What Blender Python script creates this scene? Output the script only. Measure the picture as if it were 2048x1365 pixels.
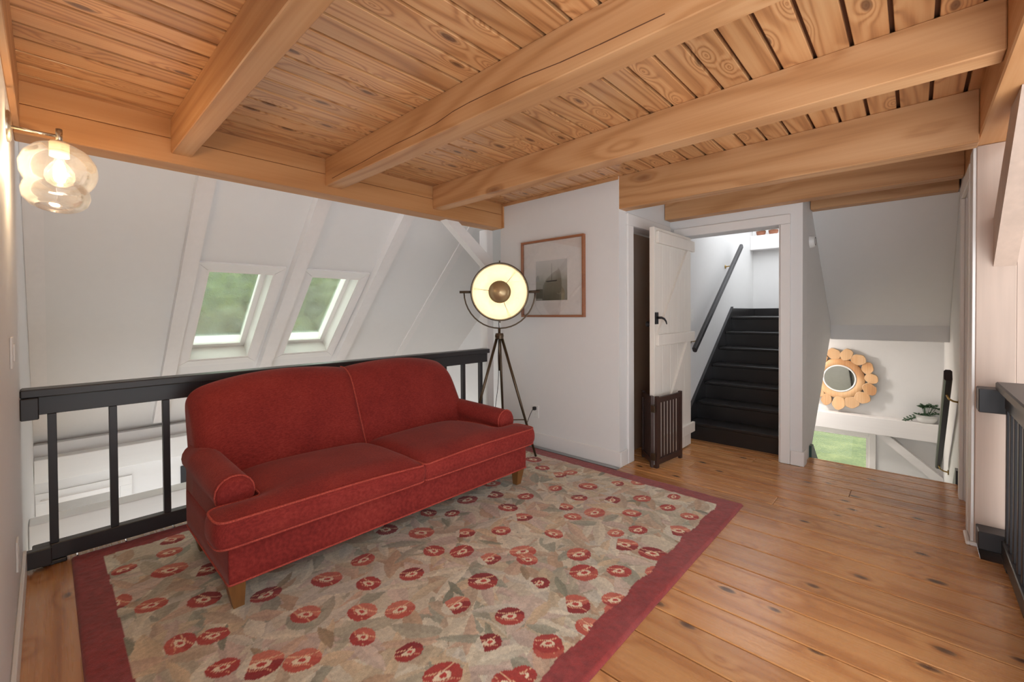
import bpy, bmesh, math, random
import numpy as np
from mathutils import Vector, Matrix
random.seed(7)
S = bpy.context.scene
C = S.collection
for o in list(bpy.data.objects): bpy.data.objects.remove(o)

# ------------------------------------------------------------------ camera
cam_d = bpy.data.cameras.new('camera'); cam = bpy.data.objects.new('camera', cam_d); C.objects.link(cam)
cam_d.sensor_fit = 'HORIZONTAL'; cam_d.sensor_width = 36.0; cam_d.lens = 866.5/2048*36
cam_d.shift_y = -(682.5-638.33)/2048; cam_d.clip_start = 0.01; cam_d.clip_end = 300
_y, _p, _r = [math.radians(a) for a in (42.90, -0.747, -0.367)]
fw = Vector((math.cos(_y)*math.cos(_p), math.sin(_y)*math.cos(_p), math.sin(_p)))
rt = Vector((math.sin(_y), -math.cos(_y), 0)); up = rt.cross(fw)
rt, up = rt*math.cos(_r)+up*math.sin(_r), -rt*math.sin(_r)+up*math.cos(_r)
cam.matrix_world = Matrix(((rt.x, up.x, -fw.x, 0), (rt.y, up.y, -fw.y, 0), (rt.z, up.z, -fw.z, 1.30), (0, 0, 0, 1)))
S.camera = cam

# ------------------------------------------------------------------ sky, exposure
W = bpy.data.worlds.new('overcast_sky'); S.world = W; W.use_nodes = True
bg = W.node_tree.nodes['Background']; bg.inputs[0].default_value = (0.90, 0.95, 1.0, 1); bg.inputs[1].default_value = 5.0
S.view_settings.view_transform = 'Standard'; S.view_settings.look = 'None'
S.view_settings.gamma = 1.0; S.view_settings.use_curve_mapping = False
S.view_settings.exposure = -0.12
SCONCE_POWER = 34.0
STUDIO_POWER = 1.9

# ------------------------------------------------------------------ materials
def s2l(c):
    return tuple(((v/255)/12.92 if v/255 <= 0.04045 else ((v/255+0.055)/1.055)**2.4) for v in c)
class NT:
    def __init__(s, name):
        s.m = bpy.data.materials.new(name); s.m.use_nodes = True; s.t = s.m.node_tree; s.t.nodes.clear()
        s.out = s.n('ShaderNodeOutputMaterial')
    def n(s, typ, ins=None, **kw):
        nd = s.t.nodes.new(typ)
        for k, v in kw.items(): setattr(nd, k, v)
        for k, v in (ins or {}).items():
            if hasattr(v, 'is_output') or isinstance(v, bpy.types.NodeSocket): s.t.links.new(v, nd.inputs[k])
            else: nd.inputs[k].default_value = v
        return nd
    def math(s, op, a, b=0.0, c=None, clamp=False):
        d = {0: a, 1: b}
        if c is not None: d[2] = c
        return s.n('ShaderNodeMath', d, operation=op, use_clamp=clamp).outputs[0]
    def ramp(s, fac, stops, interp='LINEAR'):
        r = s.n('ShaderNodeValToRGB', {0: fac}); r.color_ramp.interpolation = interp
        el = r.color_ramp.elements
        while len(el) < len(stops): el.new(0.5)
        for e, (p, c) in zip(el, stops): e.position = p; e.color = (*c, 1) if len(c) == 3 else c
        return r.outputs[0]
    def mix(s, f, a, b, blend='MIX'):
        m = s.n('ShaderNodeMix', data_type='RGBA', blend_type=blend)
        for i, v in ((0, f), (6, a), (7, b)):
            if isinstance(v, bpy.types.NodeSocket): s.t.links.new(v, m.inputs[i])
            else: m.inputs[i].default_value = v if i == 0 else (*v[:3], 1)
        return m.outputs[2]
    def noise(s, vec, scale, detail=3, rough=0.5, dist=0.0):
        return s.n('ShaderNodeTexNoise', {'Vector': vec, 'Scale': scale, 'Detail': detail, 'Roughness': rough, 'Distortion': dist}).outputs[0]
    def coords(s, scale=(1, 1, 1), rand=False):
        tc = s.n('ShaderNodeTexCoord').outputs['Object']
        mp = s.n('ShaderNodeMapping', {0: tc, 3: scale}).outputs[0]
        if rand:
            oi = s.n('ShaderNodeObjectInfo').outputs['Random']
            sc = s.n('ShaderNodeVectorMath', {0: (37.1, 61.7, 23.3), 3: 1.0}, operation='SCALE'); s.t.links.new(oi, sc.inputs[3])
            mp = s.n('ShaderNodeVectorMath', {0: mp, 1: sc.outputs[0]}, operation='ADD').outputs[0]
        return mp
    def bump(s, h, strength, dist=0.01):
        return s.n('ShaderNodeBump', {'Height': h, 'Strength': strength, 'Distance': dist}).outputs[0]
    def bsdf(s, color, rough=0.5, normal=None, **kw):
        d = {'Base Color': color if isinstance(color, bpy.types.NodeSocket) else (*color[:3], 1), 'Roughness': rough}
        if normal is not None: d['Normal'] = normal
        d.update(kw)
        b = s.n('ShaderNodeBsdfPrincipled', d); s.t.links.new(b.outputs[0], s.out.inputs[0]); return b

def wood(name, axis, light, mid, dark, knot=None, rough=0.4, ring=26.0, knots=1.0, vary=0.25, coat=0.0, spec=0.5, bump=0.15, contrast=1.0, across=7.0, along=0.55, flat=False, fibre=0.30, kth=0.085, ksc=(1.15, 4.2)):
    """axis = grain direction; flat boards take their knots and rings in the XY plane"""
    k = NT(name)
    sc = [across]*3; sc[axis] = along
    sk = [ksc[1]]*3; sk[axis] = ksc[0]
    if flat: sc[2] = 0.5; sk[2] = 0.0
    v = k.coords(tuple(sc), rand=True)
    vk = k.coords(tuple(sk), rand=True)
    wob = k.noise(vk, 3.0, 2)
    vn = k.n('ShaderNodeTexVoronoi', {'Scale': 1.0, 'Randomness': 1.0}, voronoi_dimensions='2D' if flat else '3D')
    k.t.links.new(vk, vn.inputs['Vector']); vor = vn.outputs[0]
    kd = k.math('ADD', vor, k.math('MULTIPLY', k.math('SUBTRACT', wob, 0.5), 0.10))
    near = k.math('SUBTRACT', 1.0, k.math('MULTIPLY', kd, 2.6), clamp=True)          # grain bends round knots
    low = k.noise(v, 0.55, 1.5, 0.4, 0.35)
    ph = k.math('MULTIPLY', k.math('ADD', low, k.math('MULTIPLY', k.math('POWER', near, 2.0), 0.22*knots)), ring)
    g = k.math('MULTIPLY_ADD', k.math('SINE', ph), 0.5, 0.5)
    g = k.math('POWER', g, 1.8)
    sf = [70.0]*3; sf[axis] = 1.6
    fib = k.noise(k.coords(tuple(sf), rand=True), 1.0, 3)
    f = k.math('ADD', k.math('MULTIPLY', g, 0.50*contrast), k.math('MULTIPLY_ADD', k.math('SUBTRACT', fib, 0.5), fibre*2*contrast, 0.18), clamp=True)
    col = k.ramp(f, [(0.0, light), (0.45, mid), (1.0, dark)])
    big = k.noise(v, 0.18, 1)
    oi = k.n('ShaderNodeObjectInfo').outputs['Random']
    tone = k.math('MULTIPLY_ADD', k.math('SUBTRACT', oi, 0.5), vary, k.math('MULTIPLY_ADD', k.math('SUBTRACT', big, 0.5), vary, 1.0))
    col = k.n('ShaderNodeHueSaturation', {'Color': col, 'Value': tone}).outputs[0]
    if knot is not None:
        sel = k.n('ShaderNodeSeparateColor', {0: vn.outputs['Color']}).outputs[0]     # only some cells carry a knot
        km = k.ramp(kd, [(0.0, (1, 1, 1)), (kth*0.55, (0.85, 0.85, 0.85)), (kth, (0, 0, 0))])
        km = k.math('MULTIPLY', km, k.math('GREATER_THAN', sel, 0.45))
        col = k.mix(k.math('MULTIPLY', km, 0.85*min(knots, 1.0)), col, knot)
    nb = k.bump(f, bump, 0.003)
    r = k.math('MULTIPLY_ADD', fib, 0.18, rough-0.08)
    k.bsdf(col, r, nb, **{'Coat Weight': coat, 'Coat Roughness': 0.18, 'Specular IOR Level': spec})
    return k.m

def paint(name, rgb, rough=0.55, var=0.04, bump=0.06, scale=14.0, grain_axis=None, spec=0.4):
    k = NT(name)
    if grain_axis is None: v = k.coords()
    else:
        sc = [26.0]*3; sc[grain_axis] = 1.2; v = k.coords(tuple(sc), rand=True)
    n1 = k.noise(v, scale if grain_axis is None else 1.0, 4); n2 = k.noise(k.coords(), 1.3, 3)
    t = k.math('ADD', k.math('MULTIPLY', k.math('SUBTRACT', n1, 0.5), var), k.math('MULTIPLY_ADD', k.math('SUBTRACT', n2, 0.5), var, 1.0))
    col = k.n('ShaderNodeHueSaturation', {'Color': (*s2l(rgb), 1), 'Value': t}).outputs[0]
    k.bsdf(col, rough, k.bump(n1, bump, 0.003), **{'Specular IOR Level': spec})
    return k.m

def plain(name, rgb, rough=0.5, metal=0.0, **kw):
    k = NT(name); n = k.noise(k.coords(), 30.0, 3)
    col = k.mix(k.math('MULTIPLY', n, 0.12), s2l(rgb), (0.02, 0.02, 0.02))
    k.bsdf(col, k.math('MULTIPLY_ADD', n, 0.12, rough-0.06), None, Metallic=metal, **kw); return k.m

def glass(name, tint=(1, 1, 1), gloss=0.06, haze=0.0, haze_col=(0.8, 0.9, 0.85), rough=0.0, fres=0.55):
    k = NT(name)
    tr = k.n('ShaderNodeBsdfTransparent', {0: (*tint, 1)}).outputs[0]
    gl = k.n('ShaderNodeBsdfGlossy', {'Color': (1, 1, 1, 1), 'Roughness': rough}).outputs[0]
    fr = k.n('ShaderNodeLayerWeight', {'Blend': 0.28}).outputs['Fresnel']
    f = k.math('MULTIPLY_ADD', fr, fres, gloss, clamp=True)
    sh = k.n('ShaderNodeMixShader', {0: f, 1: tr, 2: gl}).outputs[0]
    if haze > 0:
        nz = k.noise(k.coords(), 9.0, 4)
        df = k.n('ShaderNodeBsdfTranslucent', {'Color': (*haze_col, 1)}).outputs[0]
        sh = k.n('ShaderNodeMixShader', {0: k.math('MULTIPLY', nz, haze*2), 1: sh, 2: df}).outputs[0]
    k.t.links.new(sh, k.out.inputs[0]); return k.m

def emit(name, rgb, strength):
    k = NT(name); e = k.n('ShaderNodeEmission', {0: (*rgb, 1), 1: strength}).outputs[0]
    k.t.links.new(e, k.out.inputs[0]); return k.m

PINE = dict(light=s2l((226, 176, 118)), mid=s2l((208, 152, 92)), dark=s2l((176, 116, 62)))
M = {}
KN = s2l((112, 66, 40))
M['beam_y'] = wood('pine_beam', 1, s2l((204, 157, 112)), s2l((188, 138, 92)), s2l((152, 102, 62)), KN, rough=0.5, ring=85, knots=0.8, vary=0.14, contrast=0.8, across=4.0, along=0.35, kth=0.17, ksc=(1.6, 4.5))
M['beam_x'] = wood('pine_header', 0, s2l((196, 146, 98)), s2l((182, 129, 80)), s2l((150, 98, 56)), KN, rough=0.5, ring=60, knots=0.6, vary=0.10, contrast=0.6, across=4.0, along=0.35, kth=0.14, ksc=(1.4, 4.5))
M['plank'] = wood('pine_ceiling_plank', 0, s2l((208, 160, 112)), s2l((190, 136, 88)), s2l((128, 78, 46)), s2l((80, 46, 30)), rough=0.34, ring=105, knots=1.0, vary=0.26, coat=0.2, across=7.0, along=0.42, flat=True, kth=0.11, ksc=(2.2, 6.0), contrast=0.95)
M['backing'] = plain('dark_groove_board', (96, 58, 34), 0.8)
M['floor'] = wood('pine_floor_board', 1, s2l((204, 150, 96)), s2l((187, 128, 76)), s2l((140, 86, 46)), s2l((58, 36, 28)), rough=0.26, ring=48, knots=1.0, vary=0.20, coat=0.4, across=5.5, along=0.35, bump=0.08, flat=True, kth=0.10, ksc=(2.6, 5.0), contrast=0.8)
M['subfloor'] = plain('subfloor', (60, 36, 20), 0.9)
M['wall'] = paint('white_wall', (224, 222, 220), 0.6, 0.03, 0.05)
M['trim'] = paint('white_trim', (230, 226, 222), 0.45, 0.03, 0.05)
M['white_z'] = paint('white_painted_wood_upright', (226, 223, 220), 0.5, 0.08, 0.15, grain_axis=2)
M['white_x'] = paint('white_painted_wood_long', (228, 226, 223), 0.5, 0.08, 0.15, grain_axis=0)
M['white_y'] = paint('white_painted_wood_cross', (228, 224, 222), 0.5, 0.08, 0.15, grain_axis=1)
M['wash'] = paint('whitewashed_post', (190, 168, 153), 0.55, 0.34, 0.25, grain_axis=2)
M['door'] = paint('worn_white_door_board', (226, 219, 209), 0.55, 0.14, 0.2, grain_axis=2)
M['black'] = paint('black_painted_rail', (46, 44, 46), 0.38, 0.15, 0.1, grain_axis=0, spec=0.5)
M['blackstair'] = paint('black_stair_paint', (30, 27, 27), 0.3, 0.2, 0.12, grain_axis=1, spec=0.5)
M['brown'] = paint('brown_door', (136, 110, 90), 0.35, 0.08, 0.05, grain_axis=2)
M['gate'] = paint('dark_gate_wood', (62, 42, 36), 0.45, 0.15, 0.1, grain_axis=2)
M['metal_dark'] = plain('bronze_metal', (92, 78, 62), 0.35, 0.8)
M['iron'] = plain('black_iron', (38, 36, 38), 0.5, 0.4)
M['brass'] = plain('brass', (190, 160, 100), 0.3, 0.9)
M['chrome'] = plain('brushed_nickel', (205, 196, 180), 0.25, 0.9)
M['plastic'] = plain('white_plastic', (232, 230, 226), 0.4)
M['cord'] = plain('black_cord', (30, 28, 28), 0.6)
M['slot'] = plain('dark_slot', (60, 58, 56), 0.6)
M['leg'] = wood('sofa_leg_wood', 2, s2l((132, 88, 46)), s2l((112, 72, 36)), s2l((84, 52, 26)), rough=0.35, ring=12, knots=0, vary=0.1)
M['frame'] = wood('picture_frame_wood', 1, s2l((160, 104, 70)), s2l((140, 86, 56)), s2l((110, 64, 40)), rough=0.35, ring=10, knots=0, vary=0.1)
M['skyglass'] = glass('hazy_skylight_glass', (0.90, 0.95, 0.87), 0.05, 0.03, (0.78, 0.9, 0.8), 0.02)
M['winglass'] = glass('window_glass', (0.95, 0.97, 0.95), 0.0, fres=0.15)
M['globe'] = glass('clear_blown_glass', (0.97, 0.96, 0.95), 0.05, 0.010, (1.0, 0.95, 0.9))
M['artglass'] = glass('picture_glass', (1, 1, 1), 0.045)
M['mirror'] = plain('mirror_glass', (215, 222, 224), 0.03, 1.0)
M['slice'] = wood('wood_slice', 2, s2l((226, 186, 142)), s2l((208, 156, 106)), s2l((164, 108, 66)), rough=0.45, ring=12, knots=0, vary=0.3, across=5, along=5)
M['bark'] = plain('pale_bark_edge', (214, 186, 152), 0.8)
M['pot'] = plain('white_glazed_pot', (228, 226, 222), 0.35)
M['terracotta'] = plain('terracotta', (150, 96, 70), 0.7)
M['leaf'] = plain('dark_green_leaf', (62, 92, 62), 0.5)
M['blind'] = plain('grey_window_blind', (176, 172, 166), 0.7)
M['tread_edge'] = M['blackstair']

def fabric():
    k = NT('red_woven_fabric')
    v = k.coords()
    a = k.n('ShaderNodeTexNoise', {'Vector': k.coords((420, 60, 420)), 'Scale': 1.0, 'Detail': 2}).outputs[0]
    b = k.n('ShaderNodeTexNoise', {'Vector': k.coords((60, 420, 60)), 'Scale': 1.0, 'Detail': 2}).outputs[0]
    w = k.math('ADD', k.math('MULTIPLY', a, 0.5), k.math('MULTIPLY', b, 0.5))
    big = k.noise(v, 4.0, 4)
    f = k.math('ADD', w, k.math('MULTIPLY', k.math('SUBTRACT', big, 0.5), 0.35), clamp=True)
    col = k.ramp(f, [(0.25, s2l((102, 29, 27))), (0.5, s2l((137, 44, 39))), (0.8, s2l((164, 66, 55)))])
    k.bsdf(col, 0.85, k.bump(w, 0.35, 0.002), **{'Sheen Weight': 0.12, 'Sheen Roughness': 0.4, 'Sheen Tint': (1, 0.75, 0.7, 1), 'Specular IOR Level': 0.25})
    return k.m
M['red'] = fabric()
k = NT('red_piping_cord'); k.bsdf(k.ramp(k.noise(k.coords(), 160, 2), [(0.3, s2l((150, 50, 42))), (0.7, s2l((194, 84, 68)))]), 0.8); M['piping'] = k.m

# ------------------------------------------------------------------ mesh helpers
class MB:
    def __init__(s): s.v = []; s.f = []
    def add(s, vs, fs):
        o = len(s.v); s.v += [tuple(p) for p in vs]; s.f += [tuple(i+o for i in f) for f in fs]; return s
    def box(s, x0, x1, y0, y1, z0, z1, ch=0.0):
        if ch <= 0:
            return s.add([(x0,y0,z0),(x1,y0,z0),(x1,y1,z0),(x0,y1,z0),(x0,y0,z1),(x1,y0,z1),(x1,y1,z1),(x0,y1,z1)],
                         [(0,3,2,1),(4,5,6,7),(0,1,5,4),(1,2,6,5),(2,3,7,6),(3,0,4,7)])
        bm = bmesh.new(); bmesh.ops.create_cube(bm, size=1)
        for v in bm.verts: v.co = ((x0+x1)/2+v.co.x*(x1-x0), (y0+y1)/2+v.co.y*(y1-y0), (z0+z1)/2+v.co.z*(z1-z0))
        bmesh.ops.bevel(bm, geom=bm.edges[:], offset=ch, segments=1, affect='EDGES')
        return s.bm(bm)
    def bm(s, bm):
        bm.verts.index_update(); s.add([v.co[:] for v in bm.verts], [[v.index for v in f.verts] for f in bm.faces]); bm.free(); return s
    def prism(s, pts, axis, a, b):
        """polygon pts (2D) extruded along axis between a and b"""
        n = len(pts)
        def mk(p, t):
            if axis == 0: return (t, p[0], p[1])
            if axis == 1: return (p[0], t, p[1])
            return (p[0], p[1], t)
        vs = [mk(p, a) for p in pts]+[mk(p, b) for p in pts]
        fs = [tuple(range(n-1, -1, -1)), tuple(range(n, 2*n))]+[(i, (i+1) % n, n+(i+1) % n, n+i) for i in range(n)]
        s.add(vs, fs); return s
    def hexa(s, p):     # 8 points: bottom ring 4, top ring 4
        return s.add(p, [(0,3,2,1),(4,5,6,7),(0,1,5,4),(1,2,6,5),(2,3,7,6),(3,0,4,7)])
    def tube(s, pts, r, n=8, closed=False, caps=True):
        P = [Vector(p) for p in pts]; m = len(P); rs = r if isinstance(r, (list, tuple)) else [r]*m
        rings = []; prev = None
        for i, p in enumerate(P):
            if closed: t = P[(i+1) % m]-P[i-1]
            else: t = P[min(i+1, m-1)]-P[max(i-1, 0)]
            t.normalize()
            if prev is None: a = t.orthogonal().normalized()
            else: a = (prev-t*prev.dot(t)).normalized()
            prev = a; b = t.cross(a)
            rings.append([p+(a*math.cos(2*math.pi*j/n)+b*math.sin(2*math.pi*j/n))*rs[i] for j in range(n)])
        vs = [q for rg in rings for q in rg]; fs = []
        for i in range(m if closed else m-1):
            i2 = (i+1) % m
            for j in range(n): fs.append((i*n+j, i*n+(j+1) % n, i2*n+(j+1) % n, i2*n+j))
        if caps and not closed: fs += [tuple(range(n-1, -1, -1)), tuple((m-1)*n+j for j in range(n))]
        return s.add(vs, fs)
    def lathe(s, prof, origin, axis=(0, 0, 1), n=32):
        ax = Vector(axis).normalized(); a = ax.orthogonal().normalized(); b = ax.cross(a); O = Vector(origin)
        vs = []; fs = []; m = len(prof)
        for r, h in prof:
            for j in range(n):
                th = 2*math.pi*j/n; vs.append(O+ax*h+(a*math.cos(th)+b*math.sin(th))*r)
        for i in range(m-1):
            for j in range(n): fs.append((i*n+j, i*n+(j+1) % n, (i+1)*n+(j+1) % n, (i+1)*n+j))
        return s.add(vs, fs)
    def mesh(s, name, off=(0, 0, 0), smooth=False):
        me = bpy.data.meshes.new(name)
        me.from_pydata([(v[0]-off[0], v[1]-off[1], v[2]-off[2]) for v in s.v], [], s.f)
        bm = bmesh.new(); bm.from_mesh(me); bmesh.ops.recalc_face_normals(bm, faces=bm.faces); bm.to_mesh(me); bm.free()
        if smooth: me.polygons.foreach_set('use_smooth', [True]*len(me.polygons))
        me.update(); return me
def wloc(o):
    v = Vector((0, 0, 0))
    while o is not None: v += o.location; o = o.parent
    return v
def obj(name, mb, mat, parent=None, smooth=False, at=None):
    """mesh in world coordinates; origin at `at` (or the parent's origin)"""
    pl = wloc(parent) if parent else Vector((0, 0, 0))
    o0 = Vector(at) if at is not None else pl
    me = mb.mesh(name, o0, smooth); me.materials.append(M[mat] if isinstance(mat, str) else mat)
    o = bpy.data.objects.new(name, me); C.objects.link(o); o.location = o0-pl
    if parent: o.parent = parent
    return o
def tag(o, label=None, cat=None, group=None, kind=None):
    for k_, v_ in (('label', label), ('category', cat), ('group', group), ('kind', kind)):
        if v_: o[k_] = v_
    return o
def thing(name, label, cat, loc, group=None):
    o = bpy.data.objects.new(name, None); C.objects.link(o); o.location = loc; o.empty_display_size = 0.1
    return tag(o, label, cat, group)
def struct(name, mb, mat, label=None, parent=None, smooth=False):
    o = obj(name, mb, mat, parent, smooth)
    if not parent: tag(o, label, None, None, 'structure')
    return o
def clone(o, parent, loc):
    c = o.copy(); C.objects.link(c); c.parent = parent; c.location = loc; return c

# ------------------------------------------------------------------ key dimensions
XL, XW, YW = -0.095, 3.265, 1.81            # left wall, end wall with picture, return wall with doorway
XS = 4.30                                   # wall with the stair opening
ZC = 2.44                                   # ceiling boards
YH0, YH1 = 3.16, 3.33                       # header beam
YR = 3.33                                   # railing line
CR = 6.20                                   # sloped roof plane  Y + Z = CR
XE = 7.0                                    # far end wall
# ------------------------------------------------------------------ floor
fl = struct('floor', MB().box(XL, 4.58, -0.62, 3.40, -0.20, -0.026).box(3.27, 4.5, 1.7, 1.98, -0.2, -0.027), 'subfloor', 'knotty orange pine board floor')
xs = [XL]
for seam in (0.10, 0.30, 0.52, 0.72, 0.93, 1.14, 1.36, 1.625, 1.81, 1.993, 2.19, 2.385, 2.62, 2.852, 3.07, 3.313, 3.48, 3.65, 3.806, 3.966, 4.12, 4.28, 4.43, 4.585): xs.append(seam)
rb = random.Random(3)
def board(x0, x1, y0, y1):
    g = 0.0032
    return obj('floor_board', MB().box(x0+g, x1-g, y0+0.001, y1-0.001, -0.026, 0.0, 0.003), 'floor', fl, at=((x0+x1)/2, (y0+y1)/2, -0.012))
for a, b in zip(xs[:-1], xs[1:]):
    if b <= 3.32: y0, y1 = -0.60, 3.40 if b < XW else 1.80
    elif b <= 4.29: y0, y1 = -0.26, 1.95
    else: y0, y1 = -0.26, 0.70
    cut = rb.uniform(y0+0.8, y1-0.8) if y1-y0 > 2.5 else (rb.uniform(y0+0.4, y1-0.4) if y1-y0 > 1.5 else None)
    if cut and rb.random() < 0.85: board(a, b, y0, cut); board(a, b, cut, y1)
    else: board(a, b, y0, y1)
board(4.30, 4.42, 0.71, 1.72); board(4.42, 4.515, 0.71, 1.72)
obj('floor_edge_nosing', MB().box(4.585, 4.615, -0.24, 0.685, -0.03, 0.001, 0.004), 'floor', fl)

# ------------------------------------------------------------------ ceiling boards
ce = struct('ceiling', MB().box(XL, 4.95, -0.62, 3.33, ZC+0.022, ZC+0.12), 'backing', 'tongue and groove pine board ceiling')
pitch = 0.1305
pl_me = None
for i in range(-17, 13):
    y = 1.507+pitch*(i+0.5)
    if y > 3.22 or y < -0.60: continue
    if pl_me is None:
        h = pitch/2
        pts = [(-h+0.008, 0.0), (-h+0.010, -0.002), (h-0.010, -0.002), (h-0.008, 0.0), (h-0.008, 0.022), (-h+0.008, 0.022)]
        mb = MB().prism(pts, 0, XL+0.002, 4.94)
        o = obj('ceiling_plank', MB().add([(a, b+y, c+ZC) for a, b, c in mb.v], mb.f), 'plank', ce, at=(2.4, y, ZC)); pl_me = o
    else: clone(pl_me, ce, (2.4, y, ZC))

# ------------------------------------------------------------------ beams
def beam_y(x0, x1, z0, y0, y1, label, z1=ZC-0.001):
    at = ((x0+x1)/2, (y0+y1)/2, z0)
    return tag(obj('ceiling_beam', MB().box(x0, x1, y0, y1, z0, z1, 0.004), 'beam_y', at=at), label, 'beam', 'exposed ceiling beams')
beam_y(0.508, 0.604, 2.24, -0.24, YH0, 'pine ceiling beam nearest the globe wall sconce')
bm2 = beam_y(1.405, 1.53, 2.24, -0.24, YH0, 'long cracked pine ceiling beam above the middle of the sofa')
beam_y(2.368, 2.485, 2.24, -0.24, YH0, 'pine ceiling beam above the right end of the sofa, its end on the header by the white brace')
beam_y(XW+0.004, 3.39, 2.165, -0.24, 1.815, 'deep pine ceiling beam ending at the corner of the picture wall')
beam_y(4.155, 4.29, 2.205, -0.24, 1.805, 'shaded pine ceiling beam right above the stair doorway')
beam_y(4.62, 4.74, 2.20, -0.24, 0.68, 'short pine beam over the descending stair opening')
def crack(parent, x, pts, w=0.0022):
    mb = MB(); p = [Vector((0, a, b)) for a, b in pts]
    for a, b in zip(p[:-1], p[1:]):
        mb.add([(x-0.0006, a.y, a.z-w), (x-0.0006, a.y, a.z+w), (x-0.0006, b.y, b.z+w*0.8), (x-0.0006, b.y, b.z-w*0.8), (x+0.002, a.y, a.z-w), (x+0.002, a.y, a.z+w), (x+0.002, b.y, b.z+w*0.8), (x+0.002, b.y, b.z-w*0.8)], [(0, 1, 2, 3), (4, 7, 6, 5), (0, 4, 5, 1), (1, 5, 6, 2), (2, 6, 7, 3), (3, 7, 4, 0)])
    tag(obj('drying_crack', mb, 'backing', parent), 'dark drying crack along the beam side')
crack(bm2, 1.405, [(3.05, 2.272), (2.85, 2.278), (2.62, 2.282), (2.42, 2.290), (2.215, 2.293), (2.03, 2.291), (1.84, 2.297), (1.704, 2.315), (1.58, 2.319), (1.40, 2.316), (1.238, 2.312), (1.036, 2.296), (0.854, 2.29), (0.608, 2.286)])
hd = thing('header_beam', 'long double pine header beam above the black railing', 'beam', (1.58, 3.245, 2.185))
obj('lower_timber', MB().box(XL, XW-0.001, YH0, YH1, 2.185, 2.327, 0.004), 'beam_x', hd)
obj('upper_timber', MB().box(XL, XW-0.001, YH0+0.003, YH1, 2.330, ZC+0.02, 0.003), 'beam_x', hd)
tag(obj('wall_ledger', MB().box(XL, XL+0.022, -0.5, YH0-0.001, 2.20, ZC-0.001, 0.003), 'beam_y'), 'thin pine ledger board along the top of the sconce wall', 'ledger')
tag(obj('girder', MB().box(0.6, 4.24, -0.40, -0.241, 2.20, ZC-0.003, 0.006), 'beam_x'), 'heavy pine girder resting on the whitewashed post', 'beam')
tag(obj('end_trim', MB().box(XW-0.014, XW, 1.812, 3.158, ZC-0.03, ZC-0.003), 'beam_y'), 'thin pine strip between picture wall and ceiling', 'trim')
tag(obj('header_end_trim', MB().box(XW-0.016, XW+0.004, 3.159-0.022, 3.159, 2.19, ZC-0.03), 'beam_x'), 'thin upright pine strip where header beam meets picture wall', 'trim')

# ------------------------------------------------------------------ walls
struct('wall_left', MB().box(XL-0.10, XL, 0.35, 6.4, -1.1, 3.4), 'wall', 'white plaster wall with the globe sconce')
struct('wall_end', MB().box(XW, XW+0.12, YW, 3.19, -0.2, ZC), 'wall', 'white wall with the framed picture')
# return wall with dark doorway (plane Y = YW)
dz, dx0, dx1 = 2.05, 3.49, 4.19
struct('wall_doorway', MB().box(XW+0.121, dx0, YW, YW+0.11, 0, ZC).box(dx1, XS+0.2, YW, YW+0.11, 0, ZC).box(dx0, dx1, YW, YW+0.11, dz, ZC), 'wall', 'white return wall with a brown door')
# stair wall (plane X = XS)
oy0, oy1, oz = 0.845, 1.69, 2.045
struct('wall_stair', MB().box(XS, XS+0.19, 0.685, oy0, 0, ZC).box(XS, XS+0.19, oy1, YW-0.001, 0, ZC).box(XS, XS+0.19, oy0, oy1, oz, ZC), 'wall', 'white wall around the stair doorway')
# side wall of the up-going stair: its lower edge follows the stair
struct('wall_stairwell_right', MB().prism([(4.491, -0.02), (4.65, -0.02), (5.90, 1.0), (5.95, 1.0), (5.95, 1.24), (XE, 1.24), (XE, 1.30), (5.95, 1.30), (5.95, 2.3), (4.491, 3.4)], 1, 0.685, 0.745), 'wall', 'white wall between the two stair flights')
struct('wall_stairwell_left', MB().box(4.501, XE, 1.72, 1.83, -0.3, 4.2), 'wall', 'white stair wall with the black handrail')
struct('wall_far', MB().box(XE, XE+0.15, -0.36, 1.83, -0.20, 4.2).box(XE, XE+0.15, -0.36, 0.40, -2.5, -0.2).box(XE, XE+0.15, 1.35, 1.83, -2.5, -0.2).box(XE, XE+0.15, 0.40, 1.35, -0.26, -0.2).box(XE, XE+0.15, 0.40, 1.35, -2.5, -1.6), 'wall', 'white far wall with the wood slice mirror')
struct('wall_right', MB().box(4.25, XE, -0.36, -0.25, -2.5, 3.4).box(3.64, 4.249, -0.36, -0.25, 2.06, 2.199), 'wall', 'white wall beside the descending stairs')
# soffit of the returning flight over the descending stairs, landing slab
struct('ceiling_soffit', MB().prism([(4.74, 2.20), (5.95, 1.15), (5.95, 0.99), (XE, 0.99), (XE, 1.21), (6.05, 1.21), (6.05, 1.30), (4.86, 2.32), (4.74, 2.32)], 1, -0.249, 0.684), 'wall', 'sloping white soffit over the descending stairs')
struct('ceiling_under_stair', MB().prism([(4.56, -0.10), (5.93, 0.985), (XE, 0.985), (XE, 1.03), (5.90, 1.03), (4.50, -0.06)], 1, 0.746, 1.719), 'wall', 'white soffit beneath the black stairs')

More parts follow.
